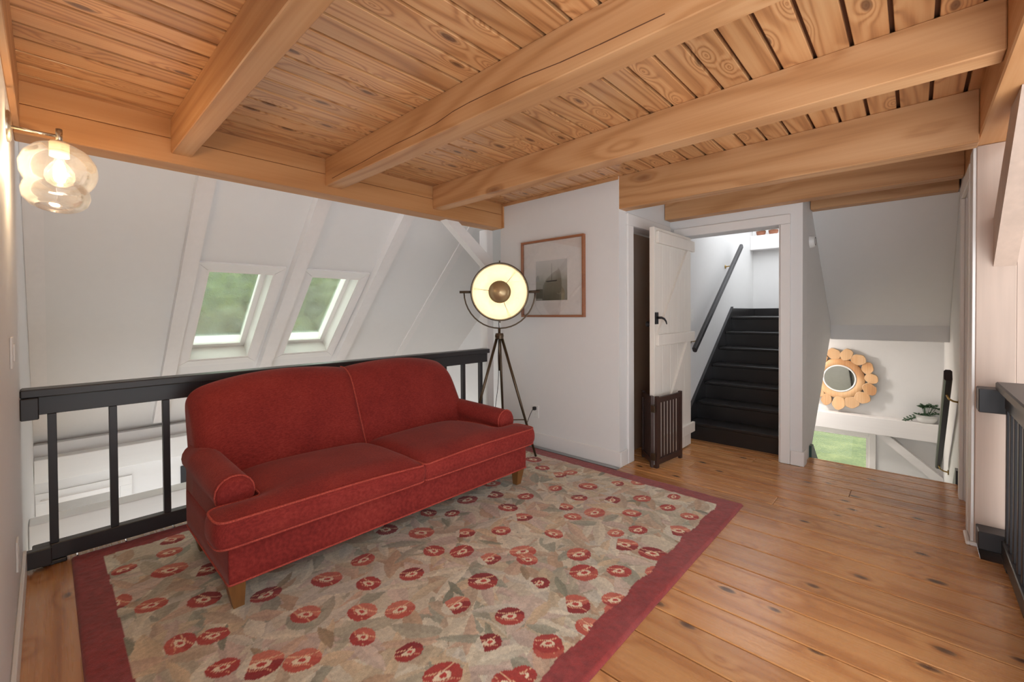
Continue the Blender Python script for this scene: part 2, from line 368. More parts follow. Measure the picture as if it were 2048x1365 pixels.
# roof slope with two skylight holes
def slope_pt(x, y, n):      # n = distance along outward normal from the inner roof plane
    q = n/math.sqrt(2); return (x, y+q, CR-y+q)
def slope_box(mb, x0, x1, ya, yb, n0, n1):
    return mb.hexa([slope_pt(x0, yb, n0), slope_pt(x1, yb, n0), slope_pt(x1, ya, n0), slope_pt(x0, ya, n0),
                    slope_pt(x0, yb, n1), slope_pt(x1, yb, n1), slope_pt(x1, ya, n1), slope_pt(x0, ya, n1)])
SK = [(0.962, 1.497), (1.845, 2.367)]; SY = (4.497, 5.345)
mb = MB(); T = 0.22
slope_box(mb, XL, 4.6, 3.45, SY[0], 0, T); slope_box(mb, XL, 4.6, SY[1], 6.35, 0, T)
for a, b in ((XL, SK[0][0]), (SK[0][1], SK[1][0]), (SK[1][1], 4.6)): slope_box(mb, a, b, SY[0], SY[1], 0, T)
struct('ceiling_slope', mb, 'wall', 'steep white sloping roof ceiling beyond the railing')
for i, (x0, x1, dpt, lab) in enumerate(((XL+0.001, 0.0, 0.02, 'flat white painted board on the slope along the sconce wall'),
        (0.765, 0.875, 0.075, 'white painted rafter left of the nearer skylight'), (1.615, 1.735, 0.09, 'white painted rafter between the two skylights'),
        (2.475, 2.60, 0.09, 'white painted rafter right of the farther skylight'), (3.42, 3.52, 0.015, 'flat white board on the slope behind the studio lamp'))):
    mb = slope_box(MB(), x0, x1, 3.55, 6.0, -dpt, -0.001)
    tag(obj('rafter', mb, 'white_y', at=slope_pt((x0+x1)/2, 4.8, -dpt/2)), lab, 'rafter', 'white roof rafters')
for i, (a, b) in enumerate(SK):
    w = tag(bpy.data.objects.new('window_%d' % (i+1), None), ('nearer skylight in the white slope above the sofa back, by the sconce side', 'farther skylight in the white slope, nearer the studio lamp')[i], None, None, 'structure')
    C.objects.link(w); w.location = slope_pt((a+b)/2, (SY[0]+SY[1])/2, 0)
    y0, y1 = SY; t = 0.085; ty = t/math.sqrt(2)
    o0, o1 = (0.876, 1.583) if i == 0 else (1.737, 2.452)
    def quad_board(p):      # mitred flat trim board from four (x,y) corners
        m_ = MB().hexa([slope_pt(x, y, -0.022) for x, y in p]+[slope_pt(x, y, -0.0005) for x, y in p]); return m_
    e = 0.0012
    obj('trim_board', quad_board([(o0, y0-ty), (o1, y0-ty), (b-e, y0-e), (a+e, y0-e)]), 'white_x', w)
    obj('trim_board', quad_board([(o0, y1+ty), (o1, y1+ty), (b-e, y1+e), (a+e, y1+e)]), 'white_x', w)
    obj('trim_board', quad_board([(o0, y0-ty+e), (a, y0+e), (a, y1-e), (o0, y1+ty-e)]), 'white_y', w)
    obj('trim_board', quad_board([(o1, y0-ty+e), (b, y0+e), (b, y1-e), (o1, y1+ty-e)]), 'white_y', w)
    q = 0.012
    for nm, (xa, xb, ya, yb) in (('head_lining', (a, b, y0, y0+q)), ('sill_lining', (a, b, y1-q, y1)), ('side_lining', (a, a+q, y0+q, y1-q)), ('side_lining', (b-q, b, y0+q, y1-q))):
        obj(nm, slope_box(MB(), xa, xb, ya, yb, -0.018, 0.14), 'trim', w)
    s0 = 0.045; sy = 0.035
    sash = MB()
    slope_box(sash, a+q, a+q+s0, y0+q, y1-q, 0.135, 0.175); slope_box(sash, b-q-s0, b-q, y0+q, y1-q, 0.135, 0.175)
    slope_box(sash, a+q+s0, b-q-s0, y0+q, y0+q+sy, 0.135, 0.175); slope_box(sash, a+q+s0, b-q-s0, y1-q-sy, y1-q, 0.135, 0.175)
    so = obj('sash', sash, 'trim', w)
    obj('pane', slope_box(MB(), a+q+s0-0.005, b-q-s0+0.005, y0+q+sy-0.005, y1-q-sy+0.005, 0.153, 0.159), 'skyglass', w)
    curb = MB()          # white kerb behind the pane, shaped to imitate its pale reflections
    slope_box(curb, a, b, y1-q, y1+0.03, 0.176, 0.30); slope_box(curb, b-q, b+0.04, y0, y1-q, 0.176, 0.30); slope_box(curb, a-0.04, a+q, y0, y1-q, 0.176, 0.30)
    obj('reflection_kerb', curb, 'trim', w)

struct('wall_void_end', MB().box(4.60, 4.72, 1.84, 6.3, -2.5, 2.6), 'wall', 'white end wall of the void behind the studio lamp')
def opp(y, n): q = n/math.sqrt(2); return (y-q, 3.5+y+q)
struct('ceiling_slope_unseen', MB().prism([opp(-1.05, 0), opp(-3.25, 0), opp(-3.25, 0.2), opp(-1.05, 0.2)], 0, XL, 4.2), 'wall', 'unseen white roof slope beyond the right railing, sized to cut side light')  # out-of-view slope, put in to cut fill light from the right
# lower storey seen through the railing
struct('wall_lower', MB().box(XL, -0.02, 6.0, 6.12, -2.5, 0.09).box(0.50, 4.6, 6.0, 6.12, -2.5, 0.09).box(-0.02, 0.50, 6.0, 6.12, -0.46, 0.09).box(-0.02, 0.50, 6.0, 6.12, -2.5, -1.5), 'wall', 'white lower wall below the roof slope')
struct('floor_lower', MB().box(XL, XE, -3.0, 6.1, -2.62, -2.5), paint('pale_lower_floor', (206, 184, 156), 0.5), 'pale floor of the lower storey')
tag(obj('wall_plate', MB().box(XL+0.002, 4.4, 5.86, 5.999, -0.235, -0.02, 0.004), 'white_x'), 'white painted wall plate timber at the foot of the roof slope', 'beam')
tag(obj('tie_beam', MB().box(XL+0.002, 4.4, 4.10, 4.26, -0.24, -0.03, 0.006), 'white_x'), 'white painted beam crossing the void just behind the bottom rail', 'beam')
w = tag(bpy.data.objects.new('window_3', None), 'lower window with a grey blind seen between the balusters', None, None, 'structure'); C.objects.link(w); w.location = (0.24, 6.0, -0.9)
for nm, bx_ in (('trim_board', (-0.09, 0.59, 5.985, 5.9995, -0.455, -0.365)), ('trim_board', (0.50, 0.59, 5.985, 5.9995, -1.5, -0.456)), ('trim_board', (-0.09, -0.02, 5.985, 5.9995, -1.5, -0.456))):
    obj(nm, MB().box(*bx_), 'white_x', w)
obj('sash', MB().box(-0.02, 0.50, 6.03, 6.06, -0.50, -0.46).box(-0.02, 0.02, 6.03, 6.06, -1.5, -0.5).box(0.46, 0.50, 6.03, 6.06, -1.5, -0.5), 'trim', w)
obj('roller_blind', MB().box(0.0, 0.48, 6.062, 6.066, -1.5, -0.49), 'blind', w)
tag(obj('curtain_rod', MB().tube([(-0.06, 5.95, -0.43), (0.48, 5.95, -0.43)], 0.008, 8).tube([(0.45, 5.95, -0.43), (0.45, 5.999, -0.43)], 0.006, 6).tube([(-0.05, 5.95, -0.43), (-0.05, 5.999, -0.43)], 0.006, 6), 'trim'), 'thin white curtain rod over the lower window', 'curtain rod')
tag(obj('wall_panel', MB().box(1.0, 1.16, 5.985, 5.9995, -0.62, -0.385, 0.003), 'iron'), 'small dark square panel on the lower wall beside the sofa arm', 'panel')

# ------------------------------------------------------------------ trims, baseboards, doors
struct('baseboard_end', MB().box(XW-0.016, XW-0.0005, YW-0.016, 3.188, 0, 0.13, 0.003).box(XW-0.0005, 3.385, YW-0.016, YW-0.0005, 0, 0.13, 0.003), 'trim', 'white baseboard under the picture wall')
struct('baseboard_stair', MB().box(XS-0.016, XS-0.0005, 0.669, 0.768, 0, 0.12, 0.003).box(XS-0.0005, XS+0.12, 0.669, 0.6845, 0, 0.12, 0.003), 'trim', 'white baseboard beside the stair casing')
struct('baseboard_left', MB().box(XL+0.0005, XL+0.014, 0.36, 3.25, 0, 0.13, 0.003), 'trim', 'white baseboard along the sconce wall')
t1 = tag(bpy.data.objects.new('trim_1', None), 'white casing around the brown door', None, None, 'structure'); C.objects.link(t1); t1.location = (3.84, YW, 0)
obj('casing_stile', MB().box(dx0-0.10, dx0, YW-0.018, YW-0.0005, 0, dz, 0.003), 'trim', t1)
obj('casing_stile', MB().box(dx1, XS-0.02, YW-0.018, YW-0.0005, 0, dz, 0.003), 'trim', t1)
obj('casing_head', MB().box(dx0-0.10, XS-0.02, YW-0.018, YW-0.0005, dz+0.001, dz+0.10, 0.003), 'trim', t1)
obj('jamb', MB().box(dx0, dx0+0.012, YW, YW+0.11, 0, dz), 'trim', t1)
t2 = tag(bpy.data.objects.new('trim_2', None), 'white casing around the stair doorway', None, None, 'structure'); C.objects.link(t2); t2.location = (XS, 1.26, 0)
obj('casing_stile', MB().box(XS-0.018, XS-0.0005, oy0-0.075, oy0, 0, oz, 0.003), 'trim', t2)
obj('casing_stile', MB().box(XS-0.018, XS-0.0005, oy1, oy1+0.075, 0, oz, 0.003), 'trim', t2)
obj('casing_head', MB().box(XS-0.018, XS-0.0005, oy0-0.075, oy1+0.075, oz+0.001, oz+0.08, 0.003), 'trim', t2)
obj('jamb', MB().box(XS, XS+0.19, oy0-0.0005, oy0+0.012, 0, oz), 'trim', t2)
t3 = tag(bpy.data.objects.new('trim_3', None), 'white casing of the closed door beside the whitewashed post', None, None, 'structure'); C.objects.link(t3); t3.location = (4.0, -0.25, 0)
obj('casing_stile', MB().box(4.25, 4.35, -0.2495, -0.228, 0, 2.06, 0.003), 'trim', t3)
obj('casing_stile', MB().box(3.645, 3.72, -0.2495, -0.228, 0, 2.06, 0.003), 'trim', t3)
obj('casing_head', MB().box(3.645, 4.35, -0.2495, -0.228, 2.061, 2.15, 0.003), 'trim', t3)
d3 = struct('door_3', MB().box(3.66, 4.249, -0.33, -0.30, 0.005, 2.055), 'trim', 'closed white door by the whitewashed post')
d2 = tag(bpy.data.objects.new('door_2', None), 'brown glossy door standing in the dark doorway behind the pet gate', None, None, 'structure'); C.objects.link(d2); d2.location = (3.85, 1.92, 0)
obj('panel', MB().box(dx0+0.013, dx1, 1.925, 1.965, 0.006, 2.035), 'brown', d2)
obj('knob', MB().lathe([(0.0, -0.05), (0.022, -0.045), (0.026, -0.03), (0.012, -0.012), (0.014, 0.0)], (3.60, 1.925, 1.02), (0, 1, 0), 16), 'iron', d2, True)

# ledged and braced white door, opened flat towards the room (door_1)
d1 = tag(bpy.data.objects.new('door_1', None), 'open whitewashed ledged and braced door at the foot of the black stairs', None, None, 'structure'); C.objects.link(d1); d1.location = (4.29, 1.64, 0)
DX0, DX1, DY0, DY1 = 3.475, 4.285, 1.60, 1.642
nb = 5
for i in range(nb):
    a = DX0+(DX1-DX0)*i/nb; b = DX0+(DX1-DX0)*(i+1)/nb
    obj('door_plank', MB().box(a+0.0006, b-0.0006, DY0, DY1, 0.012, 2.02, 0.002), 'door', d1)
for z0, z1 in ((1.885, 1.985), (1.018, 1.112), (0.132, 0.226)):
    obj('ledge', MB().box(DX0+0.03, DX1+0.04, DY0-0.026, DY0-0.0005, z0, z1, 0.003), 'door', d1)
def brace(za, zb):
    wv = 0.05
    return MB().hexa([(DX0+0.035, DY0-0.02, za), (DX0+0.035+wv*1.7, DY0-0.02, za), (DX0+0.035+wv*1.7, DY0-0.0005, za), (DX0+0.035, DY0-0.0005, za),
                      (DX1-0.05-wv*1.7, DY0-0.02, zb), (DX1-0.05, DY0-0.02, zb), (DX1-0.05, DY0-0.0005, zb), (DX1-0.05-wv*1.7, DY0-0.0005, zb)])
obj('door_brace', brace(1.113, 1.884), 'door', d1); obj('door_brace', brace(0.227, 1.017), 'door', d1)
lt = obj('latch', MB().box(DX0+0.008, DX0+0.058, DY0-0.012, DY0-0.0003, 1.20, 1.30, 0.002), 'iron', d1)
obj('lever', MB().tube([(DX0+0.033, DY0-0.012, 1.255), (DX0+0.033, DY0-0.05, 1.255), (DX0+0.06, DY0-0.06, 1.245), (DX0+0.10, DY0-0.058, 1.225), (DX0+0.115, DY0-0.058, 1.20)], [0.011, 0.010, 0.009, 0.007, 0.005], 8), 'iron', lt, True)
obj('wall_side_knob', MB().lathe([(0.0, 0.05), (0.02, 0.045), (0.025, 0.03), (0.01, 0.012), (0.012, 0.0)], (DX0+0.035, DY1, 1.2), (0, 1, 0), 14), 'iron', d1, True)

# ------------------------------------------------------------------ stairs up
st = thing('staircase', 'black painted staircase rising behind the open white door', 'stairs', (5.2, 1.26, 0))
NS, RISE, RUN, NX = 7, 0.177, 0.239, 4.455
for i in range(NS):
    z = RISE*(i+1); x = NX+0.05+RUN*i if i else 4.505
    obj('riser', MB().box(x, x+0.02, 0.75, 1.70, z-RISE, z-0.03), 'blackstair', st)
    x1 = x+RUN+0.02 if i < NS-1 else XE-0.001
    obj('tread' if i < NS-1 else 'landing', MB().box(x-0.03, x1, 0.75, 1.70, z-0.03, z, 0.006), 'blackstair', st)
sk = [(4.495, 0.0), (4.495, 0.27)]
sx1 = NX+0.05+RUN*6
sk += [(sx1+0.02, RISE*7+0.115), (sx1+0.02, RISE*7-0.3), (4.75, 0.0)]
obj('skirt_board', MB().prism(sk, 1, 1.70, 1.719), 'blackstair', st)
obj('skirt_board', MB().prism(sk, 1, 0.746, 0.762), 'blackstair', st)
obj('landing_baseboard', MB().box(sx1+0.021, XE-0.02, 1.70, 1.719, RISE*7+0.001, RISE*7+0.108).box(XE-0.019, XE-0.0005, 0.75, 1.719, RISE*7+0.001, RISE*7+0.108), 'blackstair', st)
obj('skirt_cap', MB().hexa([(4.495, 1.69, 0.27), (4.495, 1.7195, 0.27), (sx1+0.02, 1.7195, RISE*7+0.115), (sx1+0.02, 1.69, RISE*7+0.115), (4.495, 1.69, 0.283), (4.495, 1.7195, 0.283), (sx1+0.02, 1.7195, RISE*7+0.128), (sx1+0.02, 1.69, RISE*7+0.128)]), 'black', st)

def handrail(name, p0, p1, wall_y, sgn, label, w=0.040, h=0.062, tpos=(0.12, 0.84)):
    r = thing(name, label, 'handrail', ((p0[0]+p1[0])/2, p0[1], (p0[2]+p1[2])/2))
    a = Vector(p0); b = Vector(p1); d = (b-a).normalized(); n = Vector((-d.z, 0, d.x))
    s_ = Vector((0, 1, 0)); oc = [(-w/2+.01, -h/2), (w/2-.01, -h/2), (w/2, -h/2+.012), (w/2, h/2-.012), (w/2-.01, h/2), (-w/2+.01, h/2), (-w/2, h/2-.012), (-w/2, -h/2+.012)]
    vs = [a+s_*u+n*v for u, v in oc]+[b+s_*u+n*v for u, v in oc]
    obj('rail', MB().add(vs, [tuple(range(7, -1, -1)), tuple(range(8, 16))]+[(i, (i+1) % 8, 8+(i+1) % 8, 8+i) for i in range(8)]), 'black', r)
    for t in tpos:
        q = a+(b-a)*t-n*(h/2)
        wy = wall_y-sgn*0.0005
        obj('bracket', MB().tube([tuple(q), (q.x, q.y+sgn*0.012, q.z-0.03), (q.x, (q.y+wy)/2, q.z-0.045), (q.x, wy, q.z-0.05)], 0.007, 8).lathe([(0.0, 0.0), (0.024, 0.0), (0.022, -0.008), (0.0, -0.01)], (q.x, wy, q.z-0.05), (0, sgn, 0), 14), 'brass', r, True)
    return r
handrail('handrail', (4.38, 1.60, 0.925), (5.97, 1.60, 2.125), 1.72, 1, 'black wooden handrail on brass brackets beside the black stairs')
handrail('handrail', (4.45, -0.18, 0.83), (6.05, -0.18, -0.24), -0.25, -1, 'black handrail on brass brackets over the descending stairs', 0.045, 0.09, (0.12, 0.95))
def plate(name, label, cat, axis, pos, w, h, sgn, kind):
    """wall plate; axis = wall normal axis"""
    x, y, z = pos; t = 0.007*sgn
    def bx(du, dv0, dv1, d0, d1):
        if axis == 0: return MB().box(min(x+d0, x+d1), max(x+d0, x+d1), y-du, y+du, z+dv0, z+dv1, 0.001)
        return MB().box(x-du, x+du, min(y+d0, y+d1), max(y+d0, y+d1), z+dv0, z+dv1, 0.001)
    r = thing(name, label, cat, pos)
    obj('plate', bx(w/2, -h/2, h/2, 0.0005*sgn, t), 'plastic', r)
    if kind == 'switch': obj('rocker', bx(w*0.22, -h*0.28, h*0.28, t, t*1.7), 'plastic', r)
    else:
        for dz_ in (-h*0.32, h*0.06): obj('socket', bx(w*0.24, dz_, dz_+h*0.26, t, t*1.25), 'plastic', r)
    return r
plate('light_switch', 'white light switch on the stair wall beside the black handrail', 'switch', 1, (4.62, 1.7195, 1.27), 0.075, 0.125, -1, 'switch')
plate('light_switch', 'white light switch on the wall below the globe sconce', 'switch', 0, (XL, 2.57, 1.16), 0.12, 0.12, 1, 'switch')
plate('power_outlet', 'low white outlet on the sconce wall near the railing foot', 'outlet', 0, (XL, 2.66, 0.335), 0.075, 0.12, 1, 'outlet')
plate('power_outlet', 'white outlet on the picture wall with a black plug', 'outlet', 0, (XW, 2.72, 0.335), 0.075, 0.12, -1, 'outlet')
sd = thing('smoke_detector', 'small round white detector on the wall between the stairs', 'detector', (4.64, 0.685, 1.92))
obj('housing', MB().lathe([(0.0, 0.042), (0.040, 0.040), (0.052, 0.028), (0.056, 0.006), (0.056, 0.0005)], (4.64, 0.685, 1.92), (0, -1, 0), 24), 'plastic', sd, True)
obj('vent_ring', MB().lathe([(0.030, 0.0415), (0.034, 0.0425), (0.038, 0.0405)], (4.64, 0.685, 1.92), (0, -1, 0), 24), 'slot', sd, True)

# whitewashed ledge timber with two pots above the landing
tag(obj('ledge_beam', MB().box(XE-0.16, XE-0.001, 0.78, 1.719, 2.175, 2.375, 0.004), 'white_y'), 'white painted timber ledge high above the black stairs', 'beam')
def succulent(name, label, c, r, h, potmat, leafn, lr, trail=0, oval=1.0):
    t = thing(name, label, 'plant', c)
    pb = MB().lathe([(0.0, 0.0), (r*0.72, 0.0), (r*0.95, h*0.5), (r, h), (r*1.04, h), (r*1.04, h*1.04), (r*0.9, h*1.04), (r*0.85, h*0.85), (0.0, h*0.85)], c, (0, 0, 1), 20)
    pb.v = [(v[0], c[1]+(v[1]-c[1])*oval, v[2]) for v in pb.v]
    obj('pot', pb, potmat, t, True)
    rg = random.Random(int(c[1]*1000))
    lv = MB(); stm = MB()
    for i in range(leafn):
        a = rg.uniform(0, 6.28); rr = r*rg.uniform(0.1, 0.9); hh = h*0.9+lr*rg.uniform(0.2, 2.4)
        b = Vector((c[0]+rr*math.cos(a), c[1]+rr*math.sin(a)*oval, c[2]+hh))
        stm.tube([(c[0]+rr*.4*math.cos(a), c[1]+rr*.4*math.sin(a), c[2]+h*0.8), tuple(b)], 0.0025, 5)
        for j in range(6):
            aa = a+j*1.05+rg.uniform(-.2, .2); d = Vector((math.cos(aa), math.sin(aa), rg.uniform(-0.1, 0.5))).normalized()
            s_ = Vector((-math.sin(aa), math.cos(aa), 0)); tip = b+d*lr; mid = b+d*lr*0.55
            u = d.cross(s_)*lr*0.10
            lv.add([b, mid+s_*lr*.24+u, tip, mid-s_*lr*.24+u, mid-u*1.2], [(0, 1, 4), (1, 2, 4), (2, 3, 4), (3, 0, 4)])
    for k_ in range(trail):
        yy = c[1]+r*oval*0.9+k_*0.028; zz = c[2]+h*0.8-k_*0.020
        for j in range(5):
            aa = j*1.25+k_; d = Vector((math.cos(aa)*0.5, math.sin(aa), 0.5*math.sin(aa*2))).normalized(); b = Vector((c[0]-0.01, yy, zz))
            s_ = d.orthogonal().normalized(); tip = b+d*lr*0.8; mid = b+d*lr*.45
            lv.add([b, mid+s_*lr*.2, tip, mid-s_*lr*.2, mid+d.cross(s_)*lr*.1], [(0, 1, 4), (1, 2, 4), (2, 3, 4), (3, 0, 4)])
    obj('stems', stm, 'leaf', t); obj('foliage', lv, 'leaf', t)
    return t
succulent('potted_plant', 'left of two small terracotta pots on the ledge above the stairs', (XE-0.08, 1.60, 2.3755), 0.055, 0.06, 'terracotta', 5, 0.04, 0, 1.1)
succulent('potted_plant', 'right of two small terracotta pots on the ledge above the stairs', (XE-0.08, 1.445, 2.3755), 0.055, 0.06, 'terracotta', 5, 0.04, 0, 1.1)

# ------------------------------------------------------------------ descending stairs
dn = thing('lower_staircase', 'descending staircase beyond the edge of the pine floor', 'stairs', (5.6, 0.22, -0.9))
for i in range(9):
    z = -0.19*(i+1); x = 4.60+0.25*i
    obj('riser', MB().box(x-0.018, x, -0.225, 0.68, z, z+0.16), 'blackstair', dn)
    obj('tread', MB().box(x, min(x+0.275, XE-0.02), -0.225, 0.68, z-0.03, z, 0.005), 'blackstair', dn)
obj('skirt_board', MB().prism([(4.62, -0.3), (4.62, 0.10), (4.70, 0.10), (6.85, -1.55), (6.85, -1.95)], 1, -0.2495, -0.23), 'blackstair', dn)
obj('skirt_board', MB().prism([(4.62, -0.3), (4.62, 0.10), (4.70, 0.10), (6.85, -1.55), (6.85, -1.95)], 1, 0.665, 0.6845), plain('dark_green_paint', (36, 70, 62), 0.4), dn)

# far wall below the landing: floor beam, window, brace
tag(obj('rim_beam', MB().box(XE-0.15, XE-0.0005, -0.249, 1.72, -0.205, 0.0, 0.005), 'white_y'), 'white painted rim beam carrying the mirror and the potted plant', 'beam')
w = tag(bpy.data.objects.new('window_4', None), 'tall window below the white rim beam looking out on the lawn', None, None, 'structure'); C.objects.link(w); w.location = (XE, 0.87, -0.9)
fr = MB().box(XE+0.0, XE+0.10, 0.401, 0.44, -1.599, -0.262).box(XE, XE+0.10, 1.31, 1.349, -1.599, -0.262).box(XE, XE+0.10, 0.44, 1.31, -0.30, -0.262).box(XE, XE+0.10, 0.44, 1.31, -1.599, -1.55)
obj('frame', fr, 'trim', w)
obj('casing', MB().box(XE-0.02, XE-0.0005, 0.345, 0.41, -1.62, -0.207, 0.003).box(XE-0.02, XE-0.0005, 0.411, 1.36, -0.275, -0.207, 0.003), 'trim', w)
obj('pane', MB().box(XE+0.045, XE+0.051, 0.438, 1.312, -1.552, -0.298), 'winglass', w)
tag(obj('corner_brace', MB().hexa([(XE-0.10, 0.235, -0.21), (XE-0.001, 0.235, -0.21), (XE-0.001, 0.34, -0.21), (XE-0.10, 0.34, -0.21), (XE-0.10, -0.245, -0.69), (XE-0.001, -0.245, -0.69), (XE-0.001, -0.245, -0.57), (XE-0.10, -0.245, -0.57)]) if False else
        MB().prism([(0.35, -0.207), (0.22, -0.207), (-0.248, -0.61), (-0.248, -0.73)], 0, XE-0.11, XE-0.001), 'white_y'), 'white painted diagonal brace under the rim beam', 'brace')

# wood slice mirror standing on the rim beam
mc = Vector((XE-0.05, 0.705, 0.435))
mr = thing('round_mirror', 'round mirror framed with wood slices on the white rim beam', 'mirror', (XE-0.05, 0.705, 0.0))
obj('mirror_glass', MB().lathe([(0.0, -0.012), (0.155, -0.012), (0.160, -0.008), (0.160, 0.0)], mc, (1, 0, 0), 48), 'mirror', mr, False)
obj('inner_band', MB().lathe([(0.156, -0.010), (0.158, -0.022), (0.174, -0.022), (0.176, -0.010)], mc, (1, 0, 0), 48), 'trim', mr, True)
obj('wood_ring', MB().lathe([(0.175, 0.012), (0.175, -0.014), (0.182, -0.022), (0.248, -0.020), (0.258, -0.010), (0.258, 0.012), (0.175, 0.012)], mc, (1, 0, 0), 48), 'slice', mr, True)
rg = random.Random(5); ns = 15
for i in range(ns):
    th = 2*math.pi*(i+0.3)/ns; R0 = 0.318; r0 = 0.074*rg.uniform(0.9, 1.12)
    cc = mc+Vector((rg.uniform(-0.006, 0.006), math.cos(th)*R0, math.sin(th)*R0)); m = 16
    ph = rg.uniform(0, 6.28)
    ring = [Vector((0, math.cos(a)*r0*(1+.10*math.sin(2*a+ph)+.05*math.sin(5*a+ph*2))*0.92, math.sin(a)*r0*(1+.10*math.sin(2*a+ph)+.05*math.sin(5*a+ph*2))*1.0)) for a in [2*math.pi*j/m for j in range(m)]]
    vs = []; fs = []
    for dx_, sc in ((0.02, 1.0), (-0.018, 1.0), (-0.026, 0.95)):
        vs += [cc+Vector((dx_, 0, 0))+p*sc for p in ring]
    for l in (0, 1):
        for j in range(m): fs.append((l*m+j, l*m+(j+1) % m, (l+1)*m+(j+1) % m, (l+1)*m+j))
    fs.append(tuple(range(2*m, 3*m))); fs.append(tuple(range(m-1, -1, -1)))
    so = obj('wood_slice', MB().add(vs, fs), 'slice', mr, at=tuple(cc))
    so.data.materials.append(M['bark'])
    for p in so.data.polygons:
        if len(p.vertices) == 4: p.material_index = 1
succulent('potted_succulent', 'trailing succulent in a white oval pot on the rim beam', (XE-0.085, -0.105, 0.001), 0.06, 0.085, 'pot', 14, 0.055, 4, 1.6)

# added lamp, unseen under the landing, brightens the mirror wall (its light throws the mirror's shadow to the right)
fl_ = thing('added_flush_lamp', 'added unseen flush lamp under the stair landing, lighting the mirror wall', 'ceiling lamp', (6.35, 1.45, 0.983))
obj('housing', MB().lathe([(0.0, 0.0), (0.10, 0.0), (0.10, -0.03), (0.085, -0.032), (0.0, -0.032)], (6.35, 1.45, 0.984), (0, 0, 1), 28), 'chrome', fl_, True)
obj('diffuser', MB().lathe([(0.085, -0.0325), (0.07, -0.05), (0.04, -0.06), (0.0, -0.063)], (6.35, 1.45, 0.984), (0, 0, 1), 28), emit('added_lamp_glow', (1.0, 0.93, 0.87), 340.0), fl_, True)

# ------------------------------------------------------------------ railings
def railing(name, label, x0, x1, y, balx, blocks, sgn=1):
    r = thing(name, label, 'railing', ((x0+x1)/2, y, 0))
    obj('cap_rail', MB().box(x0, x1, y-0.065, y+0.055, 0.885, 0.928, 0.006), 'black', r)
    obj('top_rail', MB().box(x0+0.03, x1, y-0.022, y+0.022, 0.79, 0.8845, 0.003), 'black', r)
    obj('bottom_rail', MB().box(x0+0.03, x1, y-0.03, y+0.03, 0.022, 0.106, 0.004), 'black', r)
    b0 = None
    for x in balx:
        at = (x, y, 0.1062)
        if b0 is None: b0 = obj('baluster', MB().box(x-0.017, x+0.017, y-0.02, y+0.02, 0.1062, 0.7898, 0.002), 'black', r, at=at)
        else: clone(b0, r, Vector(at)-wloc(r))
    for bx_ in blocks: obj('end_block', MB().box(*bx_, 0.004), 'black', r)
    return r
railing('railing', 'black wooden railing running behind the red sofa', XL+0.0005, 3.173, YR, [0.015+0.2365*i for i in range(14)],
        [(XL+0.0005, XL+0.065, YR-0.075, YR-0.0225, 0.775, 0.884), (XL+0.0005, XL+0.10, YR-0.075, YR-0.031, 0.02, 0.108), (-0.03, 0.06, YR-0.04, YR+0.03, 0.001, 0.0215), (1.4, 1.5, YR-0.03, YR+0.03, 0.001, 0.0215), (0.68, 0.76, YR-0.03, YR+0.03, 0.001, 0.0215)])
railing('railing', 'black wooden railing fixed to the whitewashed post at the right edge', 1.70, 3.36, -0.365, [3.33-0.115*i for i in range(14)],
        [(3.36, 3.4785, -0.385, -0.25, 0.76, 0.885), (3.36, 3.4785, -0.40, -0.252, 0.03, 0.125), (3.20, 3.30, -0.40, -0.335, 0.001, 0.0215)])
tag(obj('white_post', MB().box(3.174, 3.30, 3.30-0.105, 3.42, -0.2, 2.184, 0.004) if False else MB().box(3.174, 3.262, 3.302, 3.42, -0.25, 2.184, 0.004), 'white_z'), 'white painted post at the lamp end of the railing', 'post')
tag(obj('white_brace', MB().prism([(2.56, 2.184), (2.715, 2.184), (3.1735, 1.86), (3.1735, 1.70)], 1, 3.215, 3.30), 'white_x'), 'white diagonal brace under the header beam behind the studio lamp', 'brace')
po = thing('whitewashed_post', 'broad whitewashed timber post at the right edge', 'post', (3.56, -0.32, 0))
obj('shaft', MB().box(3.48, 3.63, -0.394, -0.245, 0.0, 2.199, 0.004), 'wash', po)
obj('edge_board', MB().box(3.483, 3.642, -0.2447, -0.232, 0.0, 2.195, 0.002), 'trim', po)
obj('shoe_moulding', MB().box(3.455, 3.4795, -0.40, -0.225, 0.0005, 0.022, 0.006).box(3.455, 3.63, -0.2315, -0.212, 0.0005, 0.022, 0.006), 'trim', po)
struct('wall_boarded', MB().box(3.485, 3.60, -1.7, -0.3955, -0.2, ZC), 'wash', 'whitewashed boarding beyond the post')
tag(obj('post_brace', MB().prism([(3.479, 1.535), (3.479, 1.80), (2.93, 2.199), (2.66, 2.199)], 1, -0.392, -0.31), 'wash'), 'whitewashed knee brace between right post and girder', 'brace')

# ------------------------------------------------------------------ rug (colour by dye, painted per point)
RX0, RX1, RY0, RY1 = 0.075, 3.158, 0.833, 3.285
st_ = 0.0052
nx = int((RX1-RX0)/st_); ny = int((RY1-RY0)/st_)
gx = np.linspace(RX0, RX1, nx); gy = np.linspace(RY0, RY1, ny); GX, GY = np.meshgrid(gx, gy)
rng = np.random.default_rng(11)
def vnoise(X, Y, s, seed):
    r_ = np.random.default_rng(seed); g = r_.random((64, 64)); x = X*s; y = Y*s
    xi = np.floor(x).astype(int); yi = np.floor(y).astype(int); fx = x-xi; fy = y-yi; fx = fx*fx*(3-2*fx); fy = fy*fy*(3-2*fy)
    a = g[yi % 64, xi % 64]; b = g[yi % 64, (xi+1) % 64]; c = g[(yi+1) % 64, xi % 64]; d = g[(yi+1) % 64, (xi+1) % 64]
    return (a*(1-fx)+b*fx)*(1-fy)+(c*(1-fx)+d*fx)*fy
def L(c): return np.array(s2l(c))
